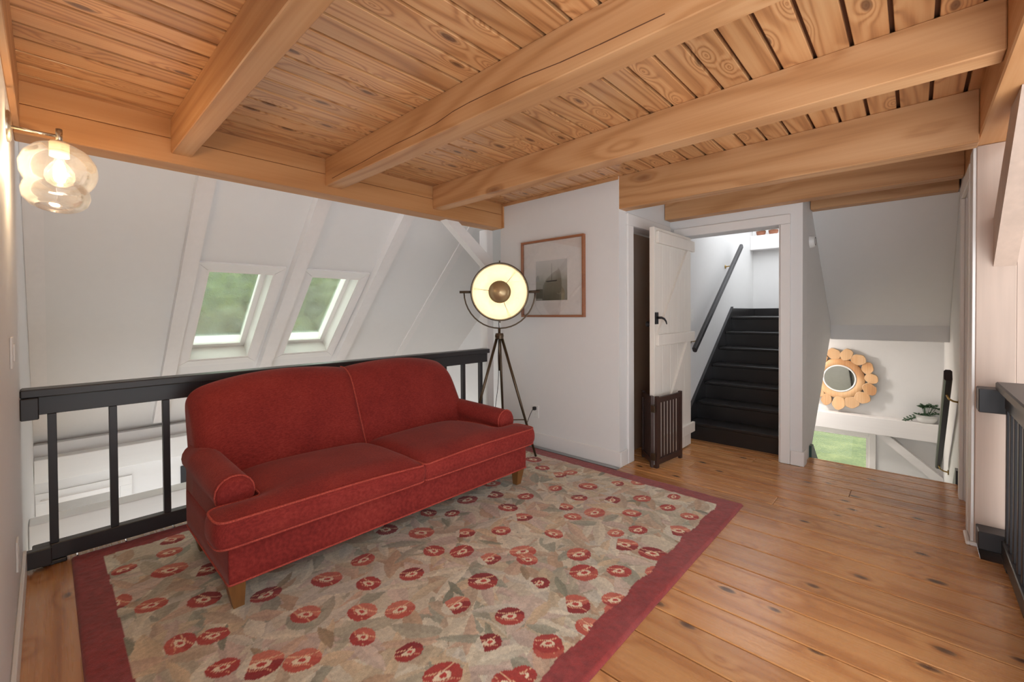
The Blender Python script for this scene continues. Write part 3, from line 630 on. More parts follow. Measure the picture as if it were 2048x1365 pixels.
col = np.zeros((ny, nx, 3)); n1 = vnoise(GX, GY, 5, 1)[..., None]; n2 = vnoise(GX, GY, 16, 2)[..., None]
col[:] = L((196, 184, 162)); col = col*(0.86+0.2*n1)+L((196, 178, 150))*0.10*n2
pal = [(190, 172, 144), (200, 176, 144), (176, 166, 144), (206, 196, 174), (162, 154, 134), (192, 162, 138), (212, 202, 180), (180, 150, 122), (150, 148, 130), (200, 180, 164), (204, 192, 168), (178, 156, 132), (194, 186, 170), (186, 164, 150)]
def window(cx, cy, r):
    i0 = max(0, int((cx-r-RX0)/st_)); i1 = min(nx, int((cx+r-RX0)/st_)+2); j0 = max(0, int((cy-r-RY0)/st_)); j1 = min(ny, int((cy+r-RY0)/st_)+2)
    return (slice(j0, j1), slice(i0, i1)) if i1 > i0 and j1 > j0 else None
def leaf(cx, cy, ang, ln, wd, c, vein=True):
    wv = window(cx+math.cos(ang)*ln/2, cy+math.sin(ang)*ln/2, ln*0.65)
    if wv is None: return
    X = GX[wv]-cx; Y = GY[wv]-cy
    u = (X*math.cos(ang)+Y*math.sin(ang))/ln; v = (-X*math.sin(ang)+Y*math.cos(ang))
    v = v+0.012*np.sin(u*3.0+cx*9)+0.006*(vnoise(X+5, Y+5, 40, 3)-.5)
    half = wd*np.sin(np.clip(u, 0, 1)*math.pi)**0.8
    m = (u > 0) & (u < 1) & (np.abs(v) < half)
    sh = (0.92+0.16*(v > 0)+0.10*np.sin(u*60+v*120)*0.4)[..., None]
    cc = L(c)*sh
    t = col[wv]; t[m] = (0.12*t+0.88*cc)[m]; col[wv] = t
for k_ in range(560):           # pinwheels of leaves
    cx = rng.uniform(RX0, RX1); cy = rng.uniform(RY0, RY1); a0 = rng.uniform(0, 6.28); n_ = rng.integers(2, 6)
    for j in range(n_):
        p = pal[rng.integers(len(pal))]
        leaf(cx, cy, a0+j*rng.uniform(0.8, 1.4), rng.uniform(0.13, 0.30), rng.uniform(0.020, 0.046), p)
for k_ in range(46):
    leaf(rng.uniform(RX0, RX1), rng.uniform(RY0, RY1), rng.uniform(0, 6.28), rng.uniform(0.11, 0.17), rng.uniform(0.015, 0.024), [(120, 122, 104), (134, 134, 114), (150, 128, 100)][rng.integers(3)])
def rose(cx, cy, r, a, seed):
    wv = window(cx, cy, r*1.3)
    if wv is None: return
    rr = np.random.default_rng(seed); X = GX[wv]-cx; Y = GY[wv]-cy
    u = (X*math.cos(a)+Y*math.sin(a))/r; v = (-X*math.sin(a)+Y*math.cos(a))/(r*0.86)
    d = np.hypot(u, v)+0.16*(vnoise(X+3, Y+3, 22, seed)-.5); th = np.arctan2(v, u)
    t = col[wv]
    reds = [(160, 56, 50), (142, 44, 42), (182, 84, 68), (170, 66, 56)]
    m = d < 1; t[m] = L(reds[seed % 4])
    m = (d < 1) & (v > 0.15*np.sin(u*4+seed)); t[m] = L([(190, 98, 80), (134, 40, 40), (168, 62, 54), (196, 112, 92)][(seed//3) % 4])
    m = (d < 0.99) & (np.abs(v-0.25*u*u-0.32) < 0.045); t[m] = L((224, 178, 140))
    m = (d < 0.99) & (np.abs(v+0.45*u-0.1*np.sin(5*u)+0.42) < 0.035); t[m] = L((216, 160, 126))
    e = np.hypot((u+0.05)/0.50, (v+0.04)/(0.30*(1+0.5*u))); m = e < 1; t[m] = L((226, 206, 176))
    e = np.hypot((u-0.02)/0.22, (v+0.02)/0.17); m = e < 1; t[m] = L((182, 62, 54))
    if seed % 4 == 1:
        m = (d < 1.05) & (u < -0.55); t[m] = L((206, 196, 176))
    col[wv] = t
# rose centres on the rug, floor metres
pts = [(2.78, 2.25), (2.75, 2.06), (2.85, 2.02), (2.52, 1.92), (2.71, 1.76), (2.90, 1.63), (3.03, 1.52), (2.89, 2.44), (2.50, 1.70), (2.62, 1.51), (2.78, 1.37), (2.95, 1.22), (2.76, 1.18), (2.32, 1.69), (2.38, 1.50), (2.53, 1.32), (2.73, 1.03), (2.02, 1.80), (2.24, 1.57), (2.06, 1.96), (1.96, 2.25), (2.14, 2.17), (2.27, 2.33), (2.27, 1.99), (2.36, 1.19), (2.51, 1.01), (2.24, 1.27), (1.99, 1.53), (1.81, 1.78), (1.65, 1.92), (1.48, 2.11), (1.66, 2.29), (1.76, 2.17), (1.36, 2.30), (1.11, 2.10), (1.41, 1.90), (1.51, 1.78), (1.56, 1.62), (1.73, 1.54), (1.69, 1.47), (1.91, 1.30), (2.16, 1.17), (2.19, 0.94), (1.21, 1.81), (1.41, 1.51), (1.58, 1.30), (1.79, 1.19), (1.92, 1.07), (1.03, 1.90), (1.21, 1.47), (1.03, 1.63), (0.91, 1.74), (0.84, 1.60), (1.57, 1.09), (1.65, 0.93), (1.32, 1.25), (0.92, 1.40), (1.16, 1.21), (1.29, 1.02), (0.94, 1.22), (1.13, 1.01), (0.47, 3.11), (0.44, 2.95), (0.41, 2.74), (0.25, 2.92), (0.19, 2.61), (0.30, 2.47), (0.47, 2.34), (0.67, 2.17), (0.54, 2.61), (0.34, 2.10), (0.44, 2.05), (0.42, 1.84), (0.52, 1.75), (0.63, 1.66), (0.74, 1.90), (0.91, 2.08)]
for x in np.arange(0.3, 3.0, 0.24):
    for y in ((2.9, 0.98) if 0.7 < x < 2.4 else ((0.98,) if x < 0.7 else (3.05,))):
        pts.append((x+rng.uniform(-.06, .06), y+rng.uniform(-.06, .06)))
for i, (x, y) in enumerate(pts): rose(x, y, 0.050+0.027*rng.random(), -0.7+rng.uniform(-.7, .7), i+20)
bw = 0.125+0.007*np.sin(GX*21)+0.010*(vnoise(GX, GY, 18, 9)-.5)
dist = np.minimum(np.minimum(GX-RX0, RX1-GX), np.minimum(GY-RY0, RY1-GY)); m = dist < bw
cb = L((142, 54, 52))*(0.82+0.36*vnoise(GX, GY, 40, 12)[..., None])+0.02*n1
col[m] = cb[m]
zz = 0.0155+0.0022*vnoise(GX, GY, 60, 21)+0.002*vnoise(GX, GY, 7, 22); zz -= 0.013*np.clip(1-dist/0.014, 0, 1)**2
V = np.stack([GX, GY, zz], -1).reshape(-1, 3)
ro = Vector(((RX0+RX1)/2, (RY0+RY1)/2, 0.0))
V = V-np.array(ro)
idx = np.arange(nx*ny).reshape(ny, nx)
Q = np.stack([idx[:-1, :-1], idx[:-1, 1:], idx[1:, 1:], idx[1:, :-1]], -1).reshape(-1, 4)
per = np.concatenate([idx[0, :], idx[1:, -1], idx[-1, -2::-1], idx[-2:0:-1, 0]]); nP = len(per)
low = V[per].copy(); low[:, 2] = 0.0008
VV = np.concatenate([V, low]); li = nx*ny+np.arange(nP)
side = np.stack([per, li, np.roll(li, -1), np.roll(per, -1)], -1)
F = np.concatenate([Q, side])
me = bpy.data.meshes.new('rug'); me.vertices.add(len(VV)); me.vertices.foreach_set('co', VV.astype(np.float32).ravel())
me.loops.add(F.size); me.loops.foreach_set('vertex_index', F.astype(np.int32).ravel())
me.polygons.add(len(F)); me.polygons.foreach_set('loop_start', np.arange(0, F.size, 4, dtype=np.int32))
me.polygons.foreach_set('use_smooth', np.ones(len(F), dtype=bool))
ca = me.color_attributes.new('dye', 'FLOAT_COLOR', 'POINT'); cc = np.ones((len(VV), 4), dtype=np.float32)
cc[:nx*ny, :3] = col.reshape(-1, 3); cc[nx*ny:, :3] = L((140, 40, 50)); ca.data.foreach_set('color', cc.ravel())
me.update(calc_edges=True); me.validate()
k = NT('tufted_rug_wool'); at_ = k.n('ShaderNodeAttribute', attribute_name='dye').outputs['Color']
pile = k.noise(k.coords(), 260.0, 3); pl2 = k.noise(k.coords(), 60.0, 3)
cl = k.n('ShaderNodeHueSaturation', {'Color': at_, 'Value': k.math('MULTIPLY_ADD', k.math('SUBTRACT', k.math('ADD', pile, pl2), 1.0), 0.55, 1.0)}).outputs[0]
k.bsdf(cl, 0.95, k.bump(pile, 0.5, 0.004), **{'Sheen Weight': 0.2, 'Specular IOR Level': 0.1}); me.materials.append(k.m)
rug = bpy.data.objects.new('area_rug', me); C.objects.link(rug); rug.location = ro
tag(rug, 'floral rug of red roses and beige leaves with a dark red border', 'rug')

# ------------------------------------------------------------------ sofa
SOF = Vector((1.487, 2.55, 0.0))
so = thing('sofa', 'red fabric two-cushion sofa with rolled arms on the floral rug', 'sofa', SOF)
def subsurf(o, lv=3):
    md = o.modifiers.new('smooth', 'SUBSURF'); md.levels = lv; md.render_levels = lv
def cage(xs, ys, mask, zb, zt, crown=0.0, name='cushion', crease_top=1.0, crease_bot=1.0, mids=(), bulge=0.0):
    """cells of a grid as a soft boxed cushion cage; returns mesh builder data, creases and top perimeter loop"""
    vid = {}; vs = []; fs = []; levels = [zb]+list(mids)+[zt]; nl = len(levels)
    nxx, nyy = len(xs), len(ys)
    cells = {(i, j) for i in range(nxx-1) for j in range(nyy-1) if mask(i, j)}
    inside = {}
    def border(i, j):
        return not all(((i+a, j+b) in cells) for a in (-1, 0) for b in (-1, 0))
    def V_(i, j, l):
        if (i, j, l) not in vid:
            z = levels[l]
            if callable(z): z = z(xs[i], ys[j])
            if l == nl-1 and not border(i, j): z += crown
            vid[(i, j, l)] = len(vs); x, y = xs[i], ys[j]
            vs.append([x, y, z])
        return vid[(i, j, l)]
    edge = []
    for (i, j) in cells:
        fs.append((V_(i, j, nl-1), V_(i+1, j, nl-1), V_(i+1, j+1, nl-1), V_(i, j+1, nl-1)))
        fs.append((V_(i, j, 0), V_(i, j+1, 0), V_(i+1, j+1, 0), V_(i+1, j, 0)))
        for (di, dj, a, b) in ((0, -1, (i, j), (i+1, j)), (1, 0, (i+1, j), (i+1, j+1)), (0, 1, (i+1, j+1), (i, j+1)), (-1, 0, (i, j+1), (i, j))):
            if (i+di, j+dj) not in cells:
                edge.append((a, b))
                for l in range(nl-1): fs.append((V_(*a, l), V_(*b, l), V_(*b, l+1), V_(*a, l+1)))
    nxt = dict(edge); loop = [edge[0][0]]
    while nxt[loop[-1]] != loop[0]: loop.append(nxt[loop[-1]])
    if bulge:
        cxm = sum(xs)/nxx; cym = sum(ys)/nyy
        n_ = len(loop)
        for q in range(n_):
            p0 = loop[q-1]; p1 = loop[q]; p2 = loop[(q+1) % n_]
            tx = xs[p2[0]]-xs[p0[0]]; ty = ys[p2[1]]-ys[p0[1]]; l_ = math.hypot(tx, ty) or 1
            for l in range(1, nl-1):
                v = vs[V_(*p1, l)]; v[0] += ty/l_*bulge; v[1] -= tx/l_*bulge
    cr = []
    for q in range(len(loop)):
        a, b = loop[q], loop[(q+1) % len(loop)]
        if crease_top: cr.append((V_(*a, nl-1), V_(*b, nl-1), crease_top))
        if crease_bot: cr.append((V_(*a, 0), V_(*b, 0), crease_bot))
    top = [Vector(vs[V_(*p, nl-1)]) for p in loop]; bot = [Vector(vs[V_(*p, 0)]) for p in loop]
    return vs, fs, cr, top, bot
def cage_obj(name, data, mat, parent, fn=None, lv=3):
    vs, fs, cr = data[:3]
    if fn: vs = [fn(*v) for v in vs]
    off = wloc(parent)
    me = bpy.data.meshes.new(name); me.from_pydata([tuple(Vector(v)-off) for v in vs], [], fs)
    bm = bmesh.new(); bm.from_mesh(me); bmesh.ops.recalc_face_normals(bm, faces=bm.faces)
    cl = bm.edges.layers.float.get('crease_edge') or bm.edges.layers.float.new('crease_edge')
    bm.verts.ensure_lookup_table()
    for a, b, c in cr:
        e = bm.edges.get((bm.verts[a], bm.verts[b]))
        if e: e[cl] = c
    bm.to_mesh(me); bm.free()
    me.polygons.foreach_set('use_smooth', [True]*len(me.polygons)); me.materials.append(M[mat])
    o = bpy.data.objects.new(name, me); C.objects.link(o); o.parent = parent; subsurf(o, lv); return o
def bspline(loop, closed=True, n=5):
    out = []; m = len(loop)
    for i in range(m):
        p0, p1, p2, p3 = (loop[(i+q) % m] for q in (-1, 0, 1, 2))
        for t in [q/n for q in range(n)]:
            out.append((p0*(1-t)**3+p1*(3*t**3-6*t*t+4)+p2*(-3*t**3+3*t*t+3*t+1)+p3*t**3)/6)
    return out
def piping(loop, parent, r=0.0055, fn=None):
    if fn: loop = [Vector(fn(*p)) for p in loop]
    obj('piping', MB().tube([tuple(p) for p in bspline(loop)], r, 6, closed=True), 'piping', parent, True)
# base
d = cage([0.515, 0.53, 0.9, 1.487, 2.05, 2.43, 2.445], [2.135, 2.15, 2.4, 2.7, 2.93, 2.945], lambda i, j: True, 0.142, 0.335, crease_top=0.6, crease_bot=0.9)
base = cage_obj('base', d, 'red', so, lv=2); piping(d[4], base, 0.005)
# seat cushions (T shaped, ears in front of the arms)
def seat(xs, mask, nm):
    ys = [2.062, 2.155, 2.262, 2.34, 2.52, 2.72, 2.80]
    dd = cage(xs, ys, mask, lambda x, y: 0.335, lambda x, y: (0.446 if y < 2.6 else 0.425)-0.02*max(0.0, 1-abs(x-1.478)/0.3), crown=0.04, mids=(0.36, 0.415), bulge=0.016)
    o = cage_obj(nm, dd, 'red', so); piping(dd[3], o); piping(dd[4], o)
    return o
seat([0.458, 0.55, 0.64, 0.685, 0.80, 1.10, 1.36, 1.44, 1.479], lambda i, j: i >= 3 or j < 2, 'seat_cushion')
seat([2.956-v for v in (0.488, 0.57, 0.64, 0.685, 0.80, 1.10, 1.36, 1.44, 1.474)][::-1], lambda i, j: i <= 4 or j < 2, 'seat_cushion')
# back: two upholstered halves with a seam between them
def back(x0, x1, flip):
    n_ = 7; u = [0.0, 0.04, 0.14, 0.38, 0.65, 0.90, 0.97, 1.0]
    xs_ = [x0+(x1-x0)*t for t in u]
    if flip: xs_ = [x1-(x1-x0)*t for t in u][::-1]
    tops = [0.795, 0.85, 0.905, 0.945, 0.95, 0.93, 0.918, 0.914]
    if flip: tops = tops[::-1]
    zt = [0.30, 0.34, 0.47, 0.62, 0.80, 0.94, 1.0]         # fraction rows of height
    vs = []; fs = []; nr = len(zt); nc = len(xs_)
    for side in (0, 1):
        for r_ in range(nr):
            for c_ in range(nc):
                top = tops[c_]; f = (zt[r_]-0.30)/0.70; z = 0.30+(top-0.30)*f+(0.035 if side == 1 and r_ == nr-1 and (c_ < 2 if not flip else c_ > nc-3) else 0)
                edge = min(c_, nc-1-c_) ; puff = 0.0
                if side == 0:
                    y = 2.705+0.285*f
                    end = c_ if not flip else nc-1-c_
                    y -= (0.020 if 0 < r_ < nr-1 else 0.0) + (0.03*math.sin(math.pi*min(1, f)) if edge > 0 else -0.005)
                    if end == 0: y += 0.05
                    if r_ == nr-1: y += 0.05
                    if r_ == nr-2: y += 0.0
                else:
                    y = 3.0+0.14*f
                    if r_ == nr-1: y -= 0.03
                vs.append((xs_[c_], y, z))
    I = lambda s_, r_, c_: s_*nr*nc+r_*nc+c_
    for r_ in range(nr-1):
        for c_ in range(nc-1):
            fs.append((I(0, r_, c_), I(0, r_, c_+1), I(0, r_+1, c_+1), I(0, r_+1, c_))); fs.append((I(1, r_, c_), I(1, r_+1, c_), I(1, r_+1, c_+1), I(1, r_, c_+1)))
    for r_ in range(nr-1):
        for c_ in (0, nc-1): fs.append((I(0, r_, c_), I(0, r_+1, c_), I(1, r_+1, c_), I(1, r_, c_)))
    for c_ in range(nc-1):
        for r_ in (0, nr-1): fs.append((I(0, r_, c_), I(0, r_, c_+1), I(1, r_, c_+1), I(1, r_, c_)))
    seam_c = 0 if flip else nc-1
    end_c = nc-1 if flip else 0
    cr = [(I(0, r_, seam_c), I(0, r_+1, seam_c), 0.75) for r_ in range(nr-1)]+[(I(1, r_, cc_), I(1, r_+1, cc_), 0.8) for r_ in range(nr-1) for cc_ in (0, nc-1)]+[(I(0, nr-1, seam_c), I(1, nr-1, seam_c), 0.75)]
    cr += [(I(0, r_, end_c), I(0, r_+1, end_c), 0.45) for r_ in range(nr-1)]
    o = cage_obj('back_panel', (vs, fs, cr), 'red', so)
    lp = [Vector(vs[I(0, r_, end_c)]) for r_ in range(1, nr)]
    return o, [Vector(vs[I(0, r_, seam_c)]) for r_ in range(1, nr)]+[Vector(vs[I(1, nr-1, seam_c)])]
b1, seam = back(0.545, 1.4775, False)
b2, _ = back(1.4785, 2.412, True)
def open_spline(p, n=6):
    q = [p[0]*2-p[1]]+p+[p[-1]*2-p[-2]]; out = []
    for i in range(1, len(q)-2):
        for t in [s_/n for s_ in range(n)]:
            a, b, c, d_ = q[i-1], q[i], q[i+1], q[i+2]
            out.append((a*(1-t)**3+b*(3*t**3-6*t*t+4)+c*(-3*t**3+3*t*t+3*t+1)+d_*t**3)/6)
    out.append(p[-1]); return out
obj('center_seam_piping', MB().tube([(1.478, p.y-0.004, p.z) for p in open_spline(seam)], 0.0055, 6), 'piping', so, True)
# rolled arms
def arm(sg):
    X = lambda x: x if sg > 0 else 2.956-x
    secs = []
    yy = [2.262, 2.268, 2.285, 2.32, 2.45, 2.62, 2.80, 2.98]
    sc = [0.80, 0.93, 0.985, 1.0, 1.0, 1.0, 1.0, 0.98]
    vs = []; fs = []; m = 0
    for y, s_ in zip(yy, sc):
        t = (y-2.262)/0.64; zc = 0.482+0.018*t; r = 0.081
        prof = []
        for a in range(-40, 221, 20):                 # roll
            th = math.radians(a); prof.append((0.580+r*1.0*math.cos(th), zc+r*math.sin(th)))
        prof = prof[::1]
        prof += [(0.522, zc-0.075), (0.519, 0.30), (0.519, 0.15), (0.66, 0.15), (0.655, 0.30), (0.648, zc-0.06)]
        cx, cz = 0.583, 0.42
        prof = [(cx+(x-cx)*s_, cz+(z-cz)*(s_ if z > 0.2 else 1.0)) for x, z in prof]
        m = len(prof); vs += [(X(x), y, z) for x, z in prof]
    for i in range(len(yy)-1):
        for j in range(m): fs.append((i*m+j, i*m+(j+1) % m, (i+1)*m+(j+1) % m, (i+1)*m+j))
    fs.append(tuple(range(m))); fs.append(tuple(range((len(yy)-1)*m, len(yy)*m)))
    o = obj('arm', MB().add(vs, fs), 'red', so, True)
    seam_ = [Vector(v) for v in vs[2*m:2*m+14]]
    obj('arm_piping', MB().tube([tuple(p+Vector((0, -0.002, 0.001))) for p in seam_], 0.0045, 6), 'piping', o, True)
arm(1); arm(-1)
for x, y in ((0.548, 2.185), (2.405, 2.185), (0.56, 2.85), (2.40, 2.85)):
    dx = 0.012 if x < 1 else -0.012
    obj('leg', MB().hexa([(x-0.021+dx, y-0.021, 0.0195), (x+0.021+dx, y-0.021, 0.0195), (x+0.021+dx, y+0.021, 0.0195), (x-0.021+dx, y+0.021, 0.0195), (x-0.036, y-0.036, 0.146), (x+0.036, y-0.036, 0.146), (x+0.036, y+0.036, 0.146), (x-0.036, y+0.036, 0.146)]), 'leg', so)

# ------------------------------------------------------------------ studio floor lamp
LX, LY = 2.80, 2.76
lp = thing('studio_lamp', 'tripod studio floor lamp with a wide glowing dish beside the sofa', 'floor lamp', (LX, LY, 0))
hub = Vector((LX, LY, 1.10))
feet = [(2.965, 2.475, 0.0185), (2.55, 2.955, 0.0185), (3.12, 3.02, 0.0185)]
for f in feet:
    a = hub+Vector(((f[0]-LX)*0.06, (f[1]-LY)*0.06, -0.01)); b = Vector(f)
    lg = obj('leg', MB().tube([tuple(a), tuple(a+(b-a)*0.5), tuple(b)], [0.013, 0.012, 0.010], 8), 'metal_dark', lp, True)
ctr = Vector((LX, LY, 0.33))
for f in feet:
    a = hub; b = Vector(f); t = (1.1-0.33)/(1.1-0.0); q = a+(b-a)*t
    obj('spreader', MB().tube([tuple(ctr), tuple(q)], 0.005, 6), 'metal_dark', lp, True)
obj('hub', MB().lathe([(0.0, 0.02), (0.035, 0.02), (0.04, 0.0), (0.036, -0.03), (0.0, -0.03)], hub, (0, 0, 1), 20).box(LX-0.05, LX+0.05, LY-0.004, LY+0.004, 1.085, 1.105), 'metal_dark', lp)
obj('stem', MB().tube([(LX, LY, 0.78), (LX, LY, 1.165)], 0.0125, 10), 'metal_dark', lp, True)
hc = Vector((LX+0.008, LY, 1.495))
ax = (Vector((0, 0, 1.36))-hc); ax.x += 0.05; ax.normalize()        # dish looks into the room
sd_ = Vector((0, 0, 1)).cross(ax).normalized(); upv = ax.cross(sd_)
RD = 0.262
dish = [(0.045, -0.150), (0.10, -0.140), (0.155, -0.112), (0.20, -0.075), (0.235, -0.035), (0.255, -0.004), (RD, 0.0), (0.262, -0.005), (0.242, -0.040), (0.206, -0.084), (0.160, -0.122), (0.10, -0.150), (0.045, -0.160), (0.045, -0.150)]
k = NT('cream_enamel_reflector'); nz = k.noise(k.coords(), 6.0, 3, dist=2.0)
k.bsdf(k.ramp(nz, [(0.3, s2l((108, 101, 86))), (0.7, s2l((134, 126, 110)))]), k.math('MULTIPLY_ADD', nz, 0.15, 0.22), None, Metallic=0.55); M['reflector'] = k.m
dob = obj('dish', MB().lathe(dish, hc, ax, 56), 'reflector', lp, True)
obj('rim', MB().lathe([(RD-0.004, 0.004), (RD+0.004, 0.004), (RD+0.004, -0.010), (RD-0.002, -0.010), (RD-0.004, 0.004)], hc, ax, 56), 'metal_dark', dob, True)
obj('back_housing', MB().lathe([(0.0, -0.25), (0.04, -0.25), (0.05, -0.235), (0.052, -0.162), (0.0, -0.162)], hc, ax, 24), 'metal_dark', lp, True)
obj('glare_cap', MB().lathe([(0.0, 0.068), (0.037, 0.063), (0.070, 0.047), (0.093, 0.022), (0.102, -0.008), (0.098, -0.008), (0.089, 0.018), (0.066, 0.042), (0.035, 0.058), (0.0, 0.063)], hc+ax*0.012, ax, 32), plain('satin_cap', (196, 170, 128), 0.3, 0.6), lp, True)
for a in (0.9, 3.0, 5.1):
    d_ = sd_*math.cos(a)+upv*math.sin(a)
    obj('cap_wire', MB().tube([tuple(hc+ax*0.008+d_*0.100), tuple(hc-ax*0.112+d_*0.155)], 0.0022, 5), 'metal_dark', lp)
bulb = obj('bulb', MB().lathe([(0.0, -0.012), (0.014, -0.016), (0.026, -0.030), (0.030, -0.050), (0.024, -0.075), (0.013, -0.100), (0.013, -0.115)], hc, ax, 20), emit('warm_bulb_glow', (1.0, 0.80, 0.54), STUDIO_POWER*14), lp, True)
obj('bulb_socket', MB().lathe([(0.0, -0.114), (0.017, -0.114), (0.019, -0.163), (0.0, -0.163)], hc, ax, 16), 'metal_dark', lp, True)
yk = []
for i in range(21):
    a = math.pi+math.pi*i/20; yk.append(hc-ax*0.03+sd_*math.cos(a)*0.325*(1 if abs(math.cos(a)) < 0.99 else 1)+Vector((0, 0, 1))*math.sin(a)*0.333)
obj('yoke', MB().tube([tuple(p) for p in yk], 0.0065, 8), 'metal_dark', lp, True)
for sg in (-1, 1):
    obj('pivot_knob', MB().tube([tuple(hc-ax*0.03+sd_*sg*0.245), tuple(hc-ax*0.03+sd_*sg*0.365)], 0.012, 10).lathe([(0.0, 0.0), (0.02, 0.0), (0.02, 0.014), (0.0, 0.014)], hc-ax*0.03+sd_*sg*0.25, sd_*sg, 16), 'metal_dark', lp, True)
for sg in (-1, 1): obj('rim_catch', MB().tube([tuple(hc+upv*sg*(RD-0.002)), tuple(hc+upv*sg*(RD+0.02))], 0.006, 8), 'metal_dark', lp)
tail = hc-ax*0.24
cordp = [tail, tail+Vector((-0.01, 0.02, -0.2)), Vector((LX-0.05, LY-0.06, 1.12)), Vector((LX-0.055, LY-0.03, 0.95)), Vector((LX-0.03, LY-0.02, 0.80)), Vector((LX-0.05, LY-0.03, 0.62)), Vector((LX-0.08, LY-0.01, 0.45)), Vector((LX-0.05, LY, 0.2)), Vector((2.92, 2.74, 0.06)), Vector((3.06, 2.73, 0.10)), Vector((3.16, 2.73, 0.28)), Vector((3.21, 2.722, 0.36)), Vector((3.235, 2.72, 0.372))]
obj('power_cord', MB().tube([tuple(p) for p in open_spline(cordp, 6)], 0.0032, 6), 'cord', lp, True)
obj('plug', MB().box(3.225, 3.2565, 2.705, 2.735, 0.352, 0.384, 0.004), 'cord', lp)

# ------------------------------------------------------------------ globe sconce on the left wall
sc_ = thing('wall_sconce', 'clear blown glass globe sconce glowing on the left wall', 'wall lamp', (XL, 2.60, 2.02))
SX, SY_ = 0.048, 2.60
obj('wall_plate_disc', MB().lathe([(0.0, 0.014), (0.05, 0.014), (0.06, 0.008), (0.06, 0.0005)], (XL, SY_, 2.045), (1, 0, 0), 28), 'chrome', sc_, True)
obj('arm', MB().tube([(XL+0.012, SY_, 2.045), (SX, SY_, 2.045)], 0.006, 10), 'chrome', sc_, True)
obj('stem', MB().tube([(SX, SY_, 2.075), (SX, SY_, 2.012)], 0.0105, 12), 'chrome', sc_, True)
obj('socket', MB().lathe([(0.0, 0.0), (0.027, 0.0), (0.030, -0.008), (0.030, -0.062), (0.0, -0.064)], (SX, SY_, 2.022), (0, 0, 1), 24), plain('cream_socket', (226, 206, 180), 0.4), sc_, True)
gax = Vector((0.10, 0.16, 1.0)).normalized()
gl = obj('globe', MB().lathe([(0.020, 0.112), (0.05, 0.104), (0.085, 0.082), (0.110, 0.045), (0.119, 0.005), (0.112, -0.035), (0.098, -0.062), (0.093, -0.070), (0.099, -0.082), (0.103, -0.105), (0.096, -0.135), (0.076, -0.158), (0.058, -0.166), (0.056, -0.164), (0.075, -0.155), (0.094, -0.133), (0.100, -0.105), (0.096, -0.083), (0.090, -0.070), (0.095, -0.061), (0.109, -0.034), (0.116, 0.005), (0.107, 0.044), (0.083, 0.080), (0.049, 0.101), (0.020, 0.109)], (SX, SY_, 1.905), gax, 48), 'globe', sc_, True)
obj('bulb_glass', MB().lathe([(0.0, -0.125), (0.020, -0.121), (0.038, -0.108), (0.047, -0.085), (0.044, -0.060), (0.030, -0.035), (0.017, -0.018), (0.014, 0.0)], (SX, SY_, 1.96), (0, 0, 1), 28), 'globe', sc_, True)
obj('filament', MB().lathe([(0.0, -0.105), (0.015, -0.100), (0.020, -0.075), (0.018, -0.045), (0.010, -0.022), (0.0, -0.02)], (SX, SY_, 1.96), (0, 0, 1), 16), emit('sconce_filament_glow', (1.0, 0.74, 0.45), SCONCE_POWER*10), sc_, True)

# ------------------------------------------------------------------ framed picture
PY0, PY1, PZ0, PZ1 = 2.137, 2.876, 1.262, 2.000
pf = thing('framed_picture', 'brown framed misty boat photograph with wide white mat', 'picture', (XW, (PY0+PY1)/2, PZ0))
fw_ = 0.020; fd = 0.036
X1 = XW-0.001
for a in ((PY0, PY1, PZ1-fw_, PZ1), (PY0, PY1, PZ0, PZ0+fw_)): obj('frame_rail', MB().box(X1-fd, X1, a[0], a[1], a[2], a[3], 0.002), 'frame', pf)
for a in ((PY0, PY0+fw_), (PY1-fw_, PY1)): obj('frame_stile', MB().box(X1-fd, X1, a[0], a[1], PZ0+fw_, PZ1-fw_, 0.002), 'frame', pf)
obj('mat_board', MB().box(X1-0.012, X1-0.004, PY0+fw_, PY1-fw_, PZ0+fw_, PZ1-fw_), plain('mat_board_white', (234, 226, 220), 0.8), pf)
IY0, IY1, IZ0, IZ1 = 2.33, 2.70, 1.42, 1.80
k = NT('misty_print'); v = k.coords(); sp = k.n('ShaderNodeSeparateXYZ', {0: v})
gz = k.math('MULTIPLY_ADD', sp.outputs[2], 2.6, k.math('MULTIPLY', k.math('SUBTRACT', k.noise(v, 5.0, 4), 0.5), 0.5))
k.bsdf(k.ramp(gz, [(0.0, s2l((112, 108, 92))), (0.45, s2l((142, 138, 122))), (0.60, s2l((186, 182, 174))), (1.0, s2l((206, 202, 198)))]), 0.6)
pr_ = obj('print', MB().box(X1-0.0135, X1-0.0121, IY0, IY1, IZ0, IZ1), k.m, pf, at=(X1-0.013, 2.5, IZ0))
ink = plain('print_ink', (72, 70, 66), 0.7)
obj('printed_boat', MB().prism([(2.585, 1.605), (2.44, 1.611), (2.45, 1.598), (2.56, 1.594)], 0, X1-0.0143, X1-0.0136).prism([(2.505, 1.61), (2.509, 1.61), (2.508, 1.77), (2.506, 1.77)], 0, X1-0.0143, X1-0.0136), ink, pr_)
obj('printed_rock', MB().prism([(2.70, 1.605), (2.655, 1.605), (2.662, 1.64), (2.675, 1.665), (2.69, 1.65), (2.70, 1.635)], 0, X1-0.0143, X1-0.0136), plain('print_grey', (150, 146, 140), 0.7), pr_)
obj('mat_groove', MB().box(X1-0.0124, X1-0.0119, IY0-0.022, IY0-0.019, IZ0-0.02, IZ1+0.02).box(X1-0.0124, X1-0.0119, IY1+0.019, IY1+0.022, IZ0-0.02, IZ1+0.02).box(X1-0.0124, X1-0.0119, IY0-0.022, IY1+0.022, IZ1+0.019, IZ1+0.022).box(X1-0.0124, X1-0.0119, IY0-0.022, IY1+0.022, IZ0-0.022, IZ0-0.019), 'trim', pf)
